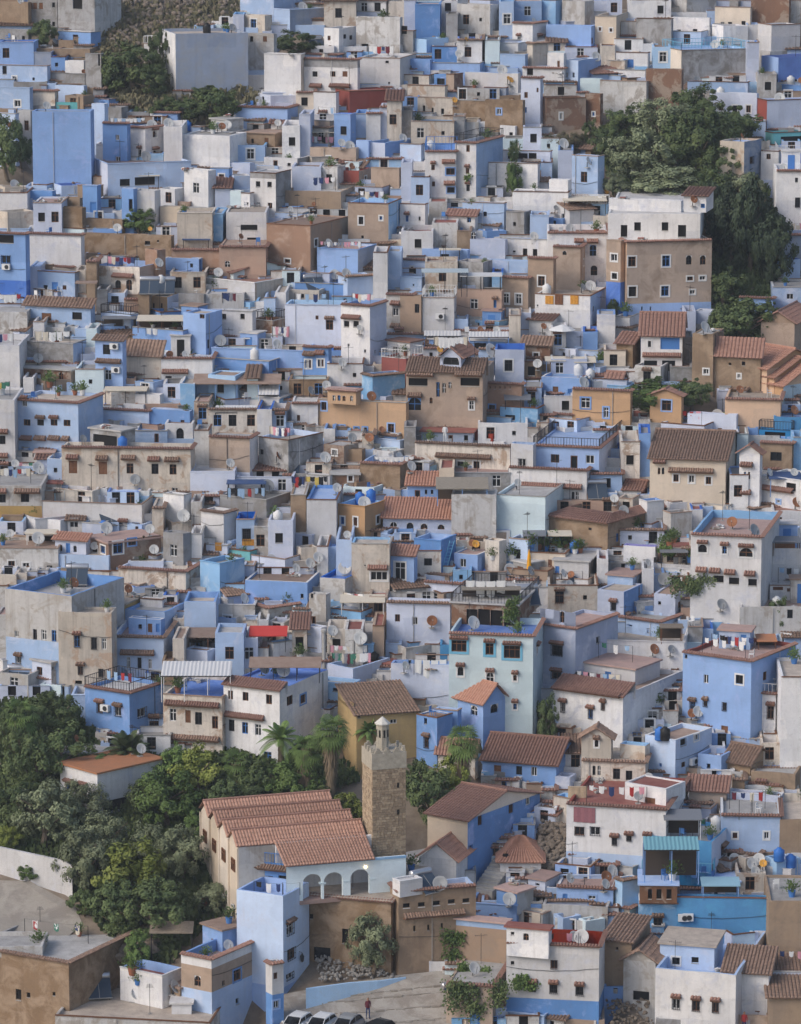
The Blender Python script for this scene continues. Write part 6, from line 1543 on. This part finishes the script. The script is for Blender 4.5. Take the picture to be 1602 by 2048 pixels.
# ---- things seen one by one in the photograph (px of their foot)
for x, y, c, r in ((563,1722,'white',.42),(541,1716,'white',.4),(1017,1812,'white',.55),(1136,1772,'white',.42),(1207,1782,'white',.42),(10,1492,'yellow-orange',.4),(1305,1312,'rusty brown',.6),(1382,1440,'rusty brown',.5),(1392,1437,'white',.5),
    (690,560,'white',.55),(668,562,'white',.55),(978,715,'white',.75),(820,945,'white',.5),(440,694,'white',.6),(649,928,'white',.55),(1406,668,'white',.6),(1180,585,'white',.55),(1500,1742,'white',.5),(1518,1732,'white',.5),(1525,1740,'yellow-orange',.4),(345,1990,'white',.55),(403,1822,'rusty brown',.55),
    (634,1128,'white',.5),(618,1140,'white',.5),(590,1150,'white',.4),(880,985,'white',.3),(950,1102,'yellow-orange',.45),(1058,1155,'grey',.45),(1143,1162,'rusty brown',.4),(1123,1160,'white',.4),(1325,1172,'grey',.6),(1367,1178,'rusty brown',.6),(1440,1222,'grey',.5),(145,1180,'rusty brown',.6),(255,1192,'rusty brown',.5),(308,1112,'white',.45),(367,1045,'white',.6),(270,972,'grey',.5),
    (553,925,'rusty brown',.5),(738,888,'rusty brown',.55),(703,888,'grey',.45),(762,872,'rusty brown',.4),(652,783,'white',.45),(683,738,'white',.45),(718,668,'white',.3),(235,468,'white',.45),(316,538,'white',.5),(300,470,'yellow-orange',.3),(1020,172,'yellow-orange',.4),(1015,168,'yellow-orange',.3),(908,212,'yellow-orange',.4),(918,120,'white',.5),(930,90,'yellow-orange',.35),(1125,300,'white',.6),(1174,335,'white',.5),(1210,395,'yellow-orange',.4),(1385,412,'rusty brown',.5),(1265,355,'white',.35),(682,298,'white',.45),(555,258,'white',.4),(878,712,'yellow-orange',.4),(1075,740,'white',.45),(1228,1010,'white',.4),(30,940,'white',.4),(1535,958,'white',.4),(1340,1312,'grey',.4),(863,1255,'rusty brown',.6),(808,1345,'white',.4),(663,1275,'white',.5),(720,1290,'white',.6),(1085,665,'rusty brown',.4),(580,430,'white',.3),(628,420,'rusty brown',.3),(1110,428,'grey',.3)):
    P, nr = hit(x, y); dish(P-Vector((0, .25, 0)) if nr.z < .5 else P, c, r)
STR = plain('striped_sheet', (.60,.60,.60), .5); TARP = plain('cream_tarp', (.60,.54,.44), .9); BRN = roofmat('k'); THATCH = mottled('thatch', (.20,.175,.14), (.34,.30,.25), 9, bump=.8); REDC = plain('red_awning', (.55,.06,.05), .9); DKB = plain('dark_blue_sheet', (.05,.09,.2), .6); STEEL = plain('grey_sheet', (.18,.19,.21), .5)
for a in (('awning', 'white corrugated awning on thin white posts', 322,462,1352,1400, STR, 3.4, True, 'w', .5), ('awning', 'brown sheet awning over a terrace with green cloth', 500,640,1335,1362, BRN, 2.4, False, 'i', .35),
    ('awning', 'red and white cloth awning', 500,572,1272,1300, REDC, 2.6, False, 'i', .3), ('awning', 'cream tarpaulin shade with dark interior', 575,660,1268,1298, TARP, 2.2, False, 'i', .2), ('awning', 'torn cream tarpaulin held up by a white post', 302,384,1866,1925, OLDWOOD, 1.8, False, 'i', .4),
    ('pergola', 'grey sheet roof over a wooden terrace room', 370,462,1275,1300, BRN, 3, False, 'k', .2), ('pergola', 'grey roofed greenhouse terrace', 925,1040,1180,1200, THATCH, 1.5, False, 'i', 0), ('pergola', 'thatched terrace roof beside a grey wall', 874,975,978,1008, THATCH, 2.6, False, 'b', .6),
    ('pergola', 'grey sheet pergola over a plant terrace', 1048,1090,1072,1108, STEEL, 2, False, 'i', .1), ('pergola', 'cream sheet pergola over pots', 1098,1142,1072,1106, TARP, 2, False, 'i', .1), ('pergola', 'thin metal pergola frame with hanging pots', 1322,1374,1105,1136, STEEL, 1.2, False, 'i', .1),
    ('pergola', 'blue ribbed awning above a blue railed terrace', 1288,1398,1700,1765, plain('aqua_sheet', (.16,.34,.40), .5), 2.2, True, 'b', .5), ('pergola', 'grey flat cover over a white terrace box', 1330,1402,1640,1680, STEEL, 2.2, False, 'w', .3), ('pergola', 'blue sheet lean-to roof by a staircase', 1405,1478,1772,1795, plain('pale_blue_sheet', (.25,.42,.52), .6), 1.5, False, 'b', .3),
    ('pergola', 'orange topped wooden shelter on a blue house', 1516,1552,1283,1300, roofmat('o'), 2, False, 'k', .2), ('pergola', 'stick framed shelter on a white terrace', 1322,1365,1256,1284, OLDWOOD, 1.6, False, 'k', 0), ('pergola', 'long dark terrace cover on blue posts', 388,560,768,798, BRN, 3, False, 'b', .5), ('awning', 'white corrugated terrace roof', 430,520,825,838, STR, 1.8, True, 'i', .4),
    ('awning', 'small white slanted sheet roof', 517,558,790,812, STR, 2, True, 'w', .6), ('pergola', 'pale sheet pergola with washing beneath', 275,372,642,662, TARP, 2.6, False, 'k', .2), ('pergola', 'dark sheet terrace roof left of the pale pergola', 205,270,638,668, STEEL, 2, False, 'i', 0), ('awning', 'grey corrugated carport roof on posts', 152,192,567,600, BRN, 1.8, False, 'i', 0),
    ('awning', 'left white corrugated awning on blue terrace', 848,922,672,700, STR, 1.6, True, 'b', .3), ('awning', 'right white corrugated awning on blue terrace', 938,1018,674,704, STR, 1.6, True, 'b', .3), ('awning', 'translucent sheet roof on a tall terrace frame', 845,935,545,590, plain('pale_sheet', (.42,.50,.54), .4), 2, False, 'i', .1), ('awning', 'white sheet roof beside the tall terrace frame', 922,1002,553,590, STR, 2, False, 'i', .1),
    ('awning', 'white sheet awning below the arched dormer', 866,912,752,775, STR, 1, True, 'w', .4), ('awning', 'small beige awning on a blue terrace', 1092,1130,722,745, TARP, 1.5, False, 'b', .2), ('shade_sail', 'triangular beige shade sail', 1150,1190,725,745, TARP, 1.6, False, 'b', .3), ('gazebo', 'blue-grey tent gazebo', 366,418,480,498, DKB, 2.5, False, 'i', 0), ('awning', 'brown sheet roof over grey courtyard', 210,292,782,808, TARP, 2, False, 'i', .1),
    ('awning', 'yellow-brown canopy on a blue porch', 248,318,352,372, TARP, 1.6, False, 'i', 0), ('awning', 'cream awning over a small blue terrace', 880,920,500,515, TARP, 1.3, False, 'i', 0), ('pergola', 'balcony canopy above a white balustrade', 1128,1212,402,425, TARP, 2.5, False, 'i', .2), ('pergola', 'dark blue terrace roof at the right edge', 1540,1602,958,990, DKB, 2.5, False, 'b', .2), ('awning', 'ragged pale cover over washing', 608,705,265,280, TARP, 1.6, False, 'i', 0),
    ('awning', 'shed roof with dark slatted side', 1545,1600,1086,1108, STEEL, 2, False, 'k', .2), ('awning', 'glass roofed porch with dark panes', 53,112,1068,1090, TARP, 1.6, False, 'w', .1), ('awning', 'white tarpaulin shade on a pale roof', 682,768,1205,1225, TARP, 2.4, False, 'w', .2), ('awning', 'mangled grey awning on blue terrace', 1010,1060,800,815, STEEL, 1.4, False, 'i', .3), ('awning', 'ragged dark cover over a washing terrace', 455,530,968,990, DKB, 1.6, False, 'i', .1)):
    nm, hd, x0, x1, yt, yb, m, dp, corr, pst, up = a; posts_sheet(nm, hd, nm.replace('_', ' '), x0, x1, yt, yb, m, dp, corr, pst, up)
def lline(x0, x1, y, ybase, **k):
    P, _ = hit((x0+x1)/2, ybase); A, B = at_y(x0, ybase, P.y), at_y(x1, ybase, P.y); A.z = P.z; h = max(.5, at_y((x0+x1)/2, y, P.y).z-P.z); laundry(A, B, h=h, **k)
for a in ((664,742,1305,1335, dict(cols=['red','black','green','white','maroon','grey','pink','cream'], n=13, size=(.4,.7))), (660,735,1290,1318, dict(cols=['pink','white','cream'], n=9, size=(.4,.5))), (640,722,482,500, dict(cols=['white','pink','grey','white'], n=12, size=(.3,.5))), (930,1012,1160,1195, dict(cols=['white'], n=4, size=(.9,1.1), sheets=True)),
    (828,894,1318,1350, dict(cols=['white'], n=4, size=(.9,1.2), sheets=True)), (545,578,652,675, dict(cols=['dark blue','pink','cream','pink','white'], n=6, size=(.4,.8))), (748,828,912,928, dict(cols=['white'], n=8, size=(.5,.4))), (585,608,952,975, dict(cols=['black','dark blue','red'], n=4, size=(.4,.8))), (612,655,952,972, dict(cols=['yellow','black','white'], n=5, size=(.4,.7))),
    (455,530,975,998, dict(cols=['black','red','white','light blue','maroon','grey'], n=11, size=(.4,.7))), (70,140,662,686, dict(cols=['white','cream'], n=5, size=(.7,.7))), (292,340,655,672, dict(cols=['white','light blue','white'], n=4, size=(.5,.5))), (868,935,673,695, dict(cols=['white','cream','white'], n=8, size=(.5,.8))), (620,690,272,284, dict(cols=['dark blue','white','pink','black'], n=9, size=(.4,.5))),
    (220,290,235,246, dict(cols=['white','red','light blue','white'], n=9, size=(.4,.4))), (445,512,585,606, dict(cols=['maroon','dark blue','grey','black','red'], n=10, size=(.4,.6))), (1505,1560,1588,1625, dict(cols=['black','maroon','dark blue','pink'], n=6, size=(.6,.9))), (1478,1502,1600,1640, dict(cols=['pink','white'], n=2, size=(.8,1.5))), (1110,1165,1142,1160, dict(cols=['white','grey'], n=3, size=(.6,.6))), (905,935,1140,1172, dict(cols=['black','grey'], n=4, size=(.4,.8))),
    (1360,1385,1650,1682, dict(cols=['white','pink'], n=3, size=(.6,.8))), (750,778,1205,1235, dict(cols=['white','grey'], n=3, size=(.6,.8))), (565,600,1765,1790, dict(cols=['dark blue','white','red','black'], n=5, size=(.3,.7))), (610,700,1868,1880, dict(n=4)), (1140,1185,1555,1580, dict(cols=['maroon'], n=2, size=(1,.5), sheets=True))):
    lline(*a[:4], **a[4])
RG = [mottled('rug_'+n_, a, b_, 9) for n_, a, b_ in (('orange', (.45,.18,.03), (.60,.32,.06)), ('brown', (.12,.05,.03), (.26,.13,.07)), ('rose', (.24,.10,.12), (.30,.14,.16)), ('beige', (.36,.27,.18), (.44,.35,.25)))]
for x, y, w_, h_, m, full in ((1099,600,17,16,0,'orange rug with blue edge hung over a white parapet, leftmost of the row'),(1118,599,17,20,1,'brown rug hung over a white parapet beside the orange one'),(1149,600,17,17,0,'orange rug with blue edge hung over the right end of a white parapet'),(1169,1630,44,30,2,'faded rose blanket hanging on a white wall above two barred windows'),
    (1155,1585,38,22,3,'beige rug draped on a white terrace wall'),(497,1085,26,12,0,'orange striped blanket lying on an aqua wall'),(437,1094,14,15,0,'small orange cloth on a pale wall end'),(1403,1980,0,0,3,'')):
    if full: rug(x, y, w_, h_, RG[m], full.split(',')[0], full)
for x, y, az in ((298,592,0),(330,592,0),(225,1055,20),(868,1790,40),(1060,1215,10)): P, _ = hit(x, y); solar(P, az)
for x, y, c in ((1558,1722,'blue'),(1581,1735,'blue'),(207,1065,'blue'),(742,1002,'blue'),(720,1008,'blue'),(375,262,'blue'),(1320,1480,'blue'),(322,572,'white'),(1330,1480,'black')): P, _ = hit(x, y); tank(P, c)
P, _ = hit(1124,700); parasol(P, WHITE, 'white parasol', 'open white parasol on the blue terrace at upper right')
P, _ = hit(1058,1140); mb = MB(); mb.lathe([(.22, .1), (.16, 1.2), (.03, 1.9)], plain('orange_cloth', (.75,.35,.02), .9), 8); mb.bar((0, 0, 0), (0, 0, 1.95), .03, IRON); thing('closed_parasol', '', 'parasol', P, data=mb.mesh('closed_parasol'), full='closed orange parasol standing on the terrace below the pergolas')
P, _ = hit(648, 1330); mb = MB(); mb.lathe([(.16, -1), (.16, 2.9), (.26, 2.95), (.26, 3.15), (.02, 3.3)], CONC, 12); thing('flue_pipe', '', 'chimney', P, data=mb.mesh('flue'), full='tall grey flue pipe rising beside the washing terrace')
for x, y in ((1062,1100),(1078,1100),(1092,1102),(1108,1100),(1120,1104),(1132,1098),(1150,1108),(1160,1106),(1340,1095),(1325,1100),(1380,1125),(985,1120),(1025,1122),(1360,1745),(1420,1680),(1345,1760),(100,775),(150,790),(165,790),(250,1785),(275,1970),(265,1950),(320,1375),(600,1320)): P, _ = hit(x, y); potplant(P, random.uniform(1.2, 2))
for x, y in ((1345,1752),(1372,1758),(1405,1752),(1420,1762),(1330,1760),(1390,1765),(950,1242),(965,1244),(985,1244),(1010,1246),(120,590),(100,592),(75,598),(490,802),(430,802)): P, _ = hit(x, y); chair(P, random.uniform(0, 6), BLUE if 1300 < x else WHITE)
# ladder and blue stairs
P, _ = hit(888, 1140); mb = MB(); A = Vector((0, 0, 0)); B = Vector((.75, .6, 2.6))
for dx in (-.2, .2): mb.bar(A+Vector((dx, 0, 0)), B+Vector((dx, 0, 0)), .03, AQUA)
for i in range(9): p = A.lerp(B, (i+.5)/9); mb.bar(p+Vector((-.2, 0, 0)), p+Vector((.2, 0, 0)), .02, AQUA)
thing('ladder', '', 'ladder', P, data=mb.mesh('ladder'), full='sky blue ladder leaning on a blue terrace wall')
# vines and ivy on walls
def vine(px, py, wpx, hpx, kind, full, cat='climbing plant', n=900):
    P, nr = hit(px, py); s = scale_at(P); w_, h_ = wpx/s, hpx/s; P = at_y(px, py, P.y-.15); mb = MB(); m = LEAF[kind]
    cl = [(random.uniform(-.42, .42)*w_, random.uniform(-.42, .42)*h_, random.uniform(.12, .3)*min(w_, h_)) for _ in range(14)]
    for i in range(n):
        c = random.choice(cl); q = Vector((c[0]+random.gauss(0, c[2]*.7), random.uniform(-.35, .1), c[1]+random.gauss(0, c[2]*.7))); a = Vector((random.uniform(-1, 1), random.uniform(-1, 0), random.uniform(-.3, 1))).normalized(); t = a.orthogonal().normalized(); b_ = a.cross(t); r = random.uniform(.07, .15); mb.quad(q-t*r, q-b_*r*.7, q+t*r, q+b_*r*.7, m)
    t_ = thing('climbing_plant', full, cat, P, full=full, anchor=(px, py)); link('leaves', mb.mesh('leaves'), t_); mb = MB()
    for c in cl[:6]: mb.bar((0, .1, -h_/2), (c[0], .08, c[1]), .025, BARK, 4)
    link('stems', mb.mesh('stems'), t_)
vine(905, 1915, 44, 120, 'green', 'green creeper climbing the brown wall corner beside the square'); vine(955, 1995, 130, 62, 'dark', 'broad leafy vine covering the top of the low tan house', n=1700); vine(960, 1940, 90, 30, 'green', 'thin creeper hanging above the leafy vine')
vine(1050, 1965, 56, 26, 'green', 'creeper reaching along the white house wall'); vine(1385, 1168, 110, 40, 'dark', 'leafy vine pergola in front of the tall weathered house', n=1500); vine(1028, 340, 26, 110, 'dark', 'ivy column climbing a white wall'); vine(1022, 1215, 26, 60, 'green', 'trailing green plant beside the wooden framed terrace')
vine(1330, 1100, 30, 16, 'green', 'small creeper on the metal pergola'); vine(935, 355, 18, 16, 'green', 'tiny tuft of creeper on a white wall', n=120)
# tree against the retaining wall
tree(745, 1942, 104, 128, 'olive', None, 'rounded grey-green tree against the brown retaining wall')
# air vents, lantern on the tall blue house
P, nr = hit(602, 1910); mb = MB(); mb.lathe([(.02, -.5), (.12, -.4), (.16, .0), (.08, .15), (.02, .3)], IRON, 6); mb.bar((0, 0, .3), (-.4, .1, .42), .02, IRON)
thing('wall_lantern', '', 'lantern', P+Vector((.1, -.35, 0)), data=mb.mesh('lantern'), full='dark iron wall lantern on the tall narrow blue house')
# ---------------------------------------------------------------- cars
def car(px, py, az, bodym, glass, full, L=4.1, Wd=1.72, H=1.45):
    P, _ = hit(px, py); P = on_ground(px, py)+Vector((0, 0, .03)); t = thing('parked_car', '', 'car', P, R(az), 'cars parked by the low blue wall', full=full, anchor=(px, py-15))
    # profile along y (front at -y); (y, z_bottom, z_top, half width)
    S_ = [(-2.05,.42,.55,.62),(-1.98,.28,.68,.76),(-1.7,.22,.82,.83),(-1.2,.2,.92,.86),(-.6,.2,.97,.86),(.2,.2,.98,.87),(1.0,.2,1.0,.86),(1.6,.22,1.0,.84),(1.95,.3,.95,.78),(2.05,.42,.8,.68)]
    def ring(y, zb, zt, hw): return [(-hw*.9, y, zb), (-hw, y, zb+(zt-zb)*.35), (-hw*.98, y, zb+(zt-zb)*.75), (-hw*.86, y, zt), (hw*.86, y, zt), (hw*.98, y, zb+(zt-zb)*.75), (hw, y, zb+(zt-zb)*.35), (hw*.9, y, zb)]
    def loft(rings, m, close=True):
        mb = MB(); k = mb.mi(m); n_ = len(rings[0])
        for r_ in rings: mb.v += r_
        for a in range(len(rings)-1):
            for j in range(n_): mb.f.append((a*n_+j, a*n_+(j+1) % n_, (a+1)*n_+(j+1) % n_, (a+1)*n_+j)); mb.m.append(k)
        mb.f.append(tuple(range(n_))); mb.m.append(k); mb.f.append(tuple(reversed(range(len(mb.v)-n_, len(mb.v))))); mb.m.append(k); return mb
    link('body', loft([ring(*s) for s in S_], bodym).mesh('body', True), t)
    C_ = [(-.95,.95,.97,.72),(-.35,.95,1.38,.66),(.1,.95,H-.02,.64),(.9,.95,H,.64),(1.5,.95,1.36,.64),(1.85,.95,1.0,.68)]
    link('glasshouse', loft([ring(*s) for s in C_], GLASS).mesh('glass', True), t)
    mb = MB(); rf = [(-.28, 1.42), (.1, H+.0), (.9, H+.025), (1.42, 1.42)]
    for (y0, z0), (y1, z1) in zip(rf[:-1], rf[1:]): mb.quad((-.6, y0, z0), (.6, y0, z0), (.6, y1, z1), (-.6, y1, z1), bodym); mb.quad((-.6, y0, z0), (-.6, y1, z1), (-.66, y1, z1-.08), (-.66, y0, z0-.08), bodym); mb.quad((.6, y0, z0), (.6, y1, z1), (.66, y1, z1-.08), (.66, y0, z0-.08), bodym)
    for s_ in (-1, 1):
        mb.bar((s_*.70, -.95, .98), (s_*.6, -.3, 1.42), .035, bodym); mb.bar((s_*.72, .45, .98), (s_*.64, .45, 1.45), .035, bodym); mb.bar((s_*.70, 1.82, 1.0), (s_*.6, 1.42, 1.42), .05, bodym)
    link('roof_panel', mb.mesh('roof_panel'), t)
    for s_ in (-1, 1):
        mb = MB(); mb.box(-.14, .14, -.05, .03, -.07, .07, plain('headlight', (.5,.5,.5), .15)); link('headlight', mb.mesh('headlight'), t, (s_*.58, -1.97, .64))
        mb = MB(); mb.box(-.11, .11, -.03, .04, -.08, .08, plain('tail_light', (.25,.01,.01), .3)); link('tail_light', mb.mesh('tail_light'), t, (s_*.62, 2.0, .78))
        mb = MB(); mb.box(-.09, .09, -.05, .05, -.06, .06, bodym); link('wing_mirror', mb.mesh('wing_mirror'), t, (s_*.93, -.62, 1.0))
        for y in (-1.3, 1.28):
            mb = MB(); mb.lathe([(.001, -.1), (.31, -.1), (.32, -.06), (.32, .06), (.31, .1), (.001, .1)], plain('tyre', (.015,.015,.015), .9), 16, Matrix.Rotation(R(90), 4, 'Y')); wo = link('wheel', mb.mesh('tyre'), t, (s_*.76, y, .3))
            mb = MB(); mb.lathe([(.001, .105), (.17, .11), (.2, .1), (.001, .09)], plain('wheel_rim', (.4,.4,.42), .3, .8), 10, Matrix.Rotation(R(90*s_), 4, 'Y')); link('rim', mb.mesh('rim'), wo)
    t.scale = (.92, .92, .95)
    return t
CW = plain('white_car_paint', (.62,.63,.64), .25); CS = plain('silver_car_paint', (.38,.39,.40), .25, .5); CD = plain('dark_car_paint', (.02,.022,.026), .2)
car(592, 2066, -24, CW, GLASS, 'white car parked nearest the blue house, leftmost of four'); car(640, 2068, -24, CW, GLASS, 'white car parked second from the left'); car(692, 2070, -26, CS, GLASS, 'silver car with dark windows parked third from the left', H=1.55); car(750, 2080, -40, CD, GLASS, 'black car cut by the bottom edge, rightmost of four')
# ---------------------------------------------------------------- people
def person(px, py, shirt, trousers, full, az=0, onhit=True):
    P = hit(px, py)[0] if onhit else on_ground(px, py)
    V = [(0,0,.95),(0,0,1.2),(0,0,1.42),(0,0,1.5),(0,-.01,1.62),(0,0,1.74), (.17,0,1.42),(.23,.02,1.15),(.22,-.08,.9), (-.17,0,1.42),(-.24,0,1.15),(-.2,-.14,.95), (.09,0,.9),(.1,-.04,.5),(.11,0,.07),(.11,-.13,.03), (-.09,0,.9),(-.1,.05,.5),(-.11,.1,.07),(-.11,-.02,.03)]
    E = [(0,1),(1,2),(2,3),(3,4),(4,5),(2,6),(6,7),(7,8),(2,9),(9,10),(10,11),(0,12),(12,13),(13,14),(14,15),(0,16),(16,17),(17,18),(18,19)]
    Rr = [.15,.15,.16,.055,.095,.075,.07,.048,.035,.07,.048,.035,.095,.065,.045,.04,.095,.065,.045,.04]
    me = bpy.data.meshes.new('body'); me.from_pydata(V, E, []); o = bpy.data.objects.new('person_tmp', me); COL.objects.link(o); sk = o.modifiers.new('s', 'SKIN'); o.modifiers.new('d', 'SUBSURF').levels = 1
    for i, r in enumerate(Rr): me.skin_vertices[0].data[i].radius = (r, r*.8)
    me.skin_vertices[0].data[0].use_root = True
    dg = bpy.context.evaluated_depsgraph_get(); dg.update(); m2 = bpy.data.meshes.new_from_object(o.evaluated_get(dg)); bpy.data.objects.remove(o)
    ms = [plain('skin', (.30,.17,.11), .6), plain('shirt_'+shirt, dict(CLOTH)[shirt], .9), plain('trousers_'+trousers, dict(CLOTH)[trousers], .9), plain('hair', (.012,.01,.009), .8)]
    m2.materials.clear()
    for m in ms: m2.materials.append(m)
    for p in m2.polygons:
        z = p.center.z; c = 3 if z > 1.7 or (z > 1.6 and p.center.y > .03) else 0 if z > 1.49 or (z < 1.0 and abs(p.center.x) > .17) else 1 if z > .95 else 2 if z > .08 else 3
        p.material_index = c; p.use_smooth = True
    t = thing('person', '', 'person', P, R(az), full=full, anchor=(px, py-20)); link('body', m2, t)
person(736, 2038, 'maroon', 'dark blue', 'person in a dark red top standing behind the parked cars', 20, False); person(1011, 1742, 'black', 'black', 'person in dark clothes on the stone steps', 0, False); person(1488, 2066, 'red', 'dark blue', 'person in a red top at the bottom edge, left of the other', 0, False)
person(1543, 2068, 'red', 'black', 'person in a red top at the bottom right corner', 30, False); person(363, 14, 'white', 'black', 'tiny person in white walking on the upper hillside', 60, False); person(890, 885, 'white', 'white', 'person in white robes on the terrace under a red roof', 0)
# ---------------------------------------------------------------- thin haze volume, added to soften the contrast
mb = MB(); mb.box(-740, 740, -60, 800, -140, 262); me = mb.mesh('haze'); hm = bpy.data.materials.new('haze'); hm.use_nodes = True; hn = hm.node_tree; hn.nodes.clear()
ho = hn.nodes.new('ShaderNodeOutputMaterial'); hv = hn.nodes.new('ShaderNodeVolumePrincipled'); hv.inputs['Density'].default_value = .00021; hv.inputs['Color'].default_value = (.82, .86, .92, 1); hv.inputs['Anisotropy'].default_value = .3
hn.links.new(hv.outputs[0], ho.inputs['Volume']); me.materials.clear(); me.materials.append(hm); link('haze', me, kind='stuff')
# ---------------------------------------------------------------- names and labels
LM = [(763,1600,'sandstone minaret'),(560,1650,'four-ridged mosque roof'),(560,1860,'tall blue balcony house'),(1110,1960,'blue-based white house'),(985,1370,'tall pale aqua house'),(250,1430,'square blue house'),(540,1440,'blue-topped white house'),(80,1270,'blue-walled terrace house'),(1475,1400,'big square blue house'),(1300,1410,'wide blank side wall'),
 (1230,1680,'barred-window white house'),(1450,1830,'strong sky blue wall'),(1400,2000,'three-canopy white house'),(1020,1650,'long blue gabled house'),(870,1850,'fortress-like brown house'),(700,1860,'brown retaining wall'),(225,1580,'orange-roofed garage'),(95,860,'two-row canopied blue house'),(255,940,'rust-shuttered stained house'),(190,1030,'aqua-walled white house'),
 (240,1110,'pink-roofed brown cottage'),(460,920,'blank tan block'),(720,1040,'orange ochre house'),(850,1060,'four-arch pale house'),(1130,950,'blue-floored white house'),(1240,1080,'old museum-like building'),(1380,970,'tile-roofed cream house'),(1455,1150,'arched weathered house'),(925,920,'long stained cream house'),(1050,1040,'plain pale aqua wall'),(640,830,'wide ochre house'),
 (890,800,'ornate brown house'),(540,740,'long blue terrace house'),(725,680,'tall lilac house'),(800,740,'dark red house'),(225,720,'air-conditioned blue house'),(110,500,'stepped white house'),(20,540,'left deep blue house'),(600,500,'big pinkish block'),(745,450,'aqua-sided tan house'),(1330,560,'large square tan house'),(1130,540,'peaked tan house'),(1325,720,'two-arch tiled house'),(1200,820,'pointed-window orange house'),
 (1500,830,'plain peach building'),(1500,480,'dark evergreen clump'),(125,290,'huge blue windowless block'),(420,130,'huge grey-blue block'),(565,155,'plain white block'),(660,160,'three-window white house'),(720,210,'dark red walled house'),(540,240,'red-silled blue house'),(930,350,'canopied white tower house'),(1120,225,'brown brick wall'),(1410,130,'sky-railed grey block'),(1290,360,'upper olive trees'),
 (1230,60,'tall cream top house'),(1565,230,'red-sided lilac house'),(290,290,'arched white house'),(290,360,'blue porch house'),(330,60,'bare upper hillside'),(230,560,'weathered stone house'),(1000,150,'upper blue rooftops'),(545,380,'banded grey-white house'),(640,410,'wide brown wall'),(1080,410,'stepped white block'),(1440,1560,'small brown gable'),(620,1190,'wide plain blue wall'),(1120,1310,'big lilac corner house'),(560,1290,'red awning'),(700,1310,'long washing line'),(200,1830,'yellow-green garden tree'),(60,1740,'white garden wall'),(680,2030,'parked cars')]
NUM = ['no', 'one', 'two', 'three', 'four', 'five', 'six', 'seven', 'eight', 'nine', 'ten', 'eleven', 'twelve']
def rel(x, y, lx, ly):
    dx, dy = x-lx, y-ly; h = 'left' if dx < 0 else 'right'; v = 'above' if dy < 0 else 'below'
    if abs(dx) > 2.2*abs(dy): return h+' of'
    if abs(dy) > 2.2*abs(dx): return v
    return '%s and %s of' % (v, h)
USED = {}
recof = {h['root'].name: h for h in HOUSES if not h['add'] and not (h in HOUSES[NSURVEY:] and not h['keep'])}
def wc(s): return len(s.split())
pend = []
for t in THINGS:
    o, head, (ax, ay), full = t
    h = recof.get(o.name)
    if h is not None:
        x0, yt, x1, yb = h['box']; nwin = h['nw']+sum(k['nw'] for k in HOUSES if k['add'] and k['root'] is o); area = (x1-x0)*(yb-yt)
        if h.get('cat'): pass
        elif h['gab']: o.name = 'cottage'; o['category'] = 'cottage'
        elif nwin >= 4: o.name = 'town_house'; o['category'] = 'house'
        elif area < 2600: o.name = 'small_house'; o['category'] = 'house'
        else: o.name = 'house'
        if h['note']: o['label'] = h['note']; USED[h['note']] = 1; continue
        size = 'small' if area < 2600 else 'tall' if (yb-yt) > 1.3*(x1-x0) else 'wide' if (x1-x0) > 1.8*(yb-yt) else 'large' if area > 9000 else 'plain'
        col = PL[h['cc']][0]; roof = ('tiled ' if h['gab'] else '')
        head = '%s %s %s%s' % (size, col, roof, 'cottage' if h['gab'] else 'house'); tail = ' with %s window%s' % (NUM[min(12, nwin)], '' if nwin == 1 else 's') if nwin else ' without windows'
        pend.append([o, head, tail, (ax, ay)])
    elif full: o['label'] = full; USED[full] = 1
    else: pend.append([o, head, '', (ax, ay)])
for o, head, tail, (x, y) in pend:
    near = sorted(LM, key=lambda l: (l[0]-x)**2+((l[1]-y)*1.3)**2); done = None
    place = lambda l: (' on the' if abs(l[0]-x) < 22 and abs(l[1]-y) < 22 and not tail else ' %s the' % rel(x, y, l[0], l[1]))+' '+l[2]
    for q in ('', 'near', 'far'):
        for l in near[:5]:
            d = ((l[0]-x)**2+(l[1]-y)**2)**.5; pre = '' if not q else (' just' if d < 60 else ' some way' if d > 130 else ' a little') 
            c = head+tail+pre+place(l)
            if wc(c) > 16: c = head+pre+place(l)
            if c not in USED and wc(c) <= 16: done = c; break
        if done: break
    if not done:      # tell it by two landmarks, then by its order from the left
        for i in range(6):
            for j in range(6):
                if i == j: continue
                c = head+', between the %s and the %s' % (near[i][2], near[j][2])
                if c not in USED and wc(c) <= 16: done = c; break
            if done: break
    if not done:
        k = 2
        while True:
            c = '%s, number %d from the left%s' % (head, k, place(near[0])); k += 1
            if c not in USED: done = c; break
    USED[done] = 1; o['label'] = done
print('things', len(THINGS), 'laundry', NCL, nd)
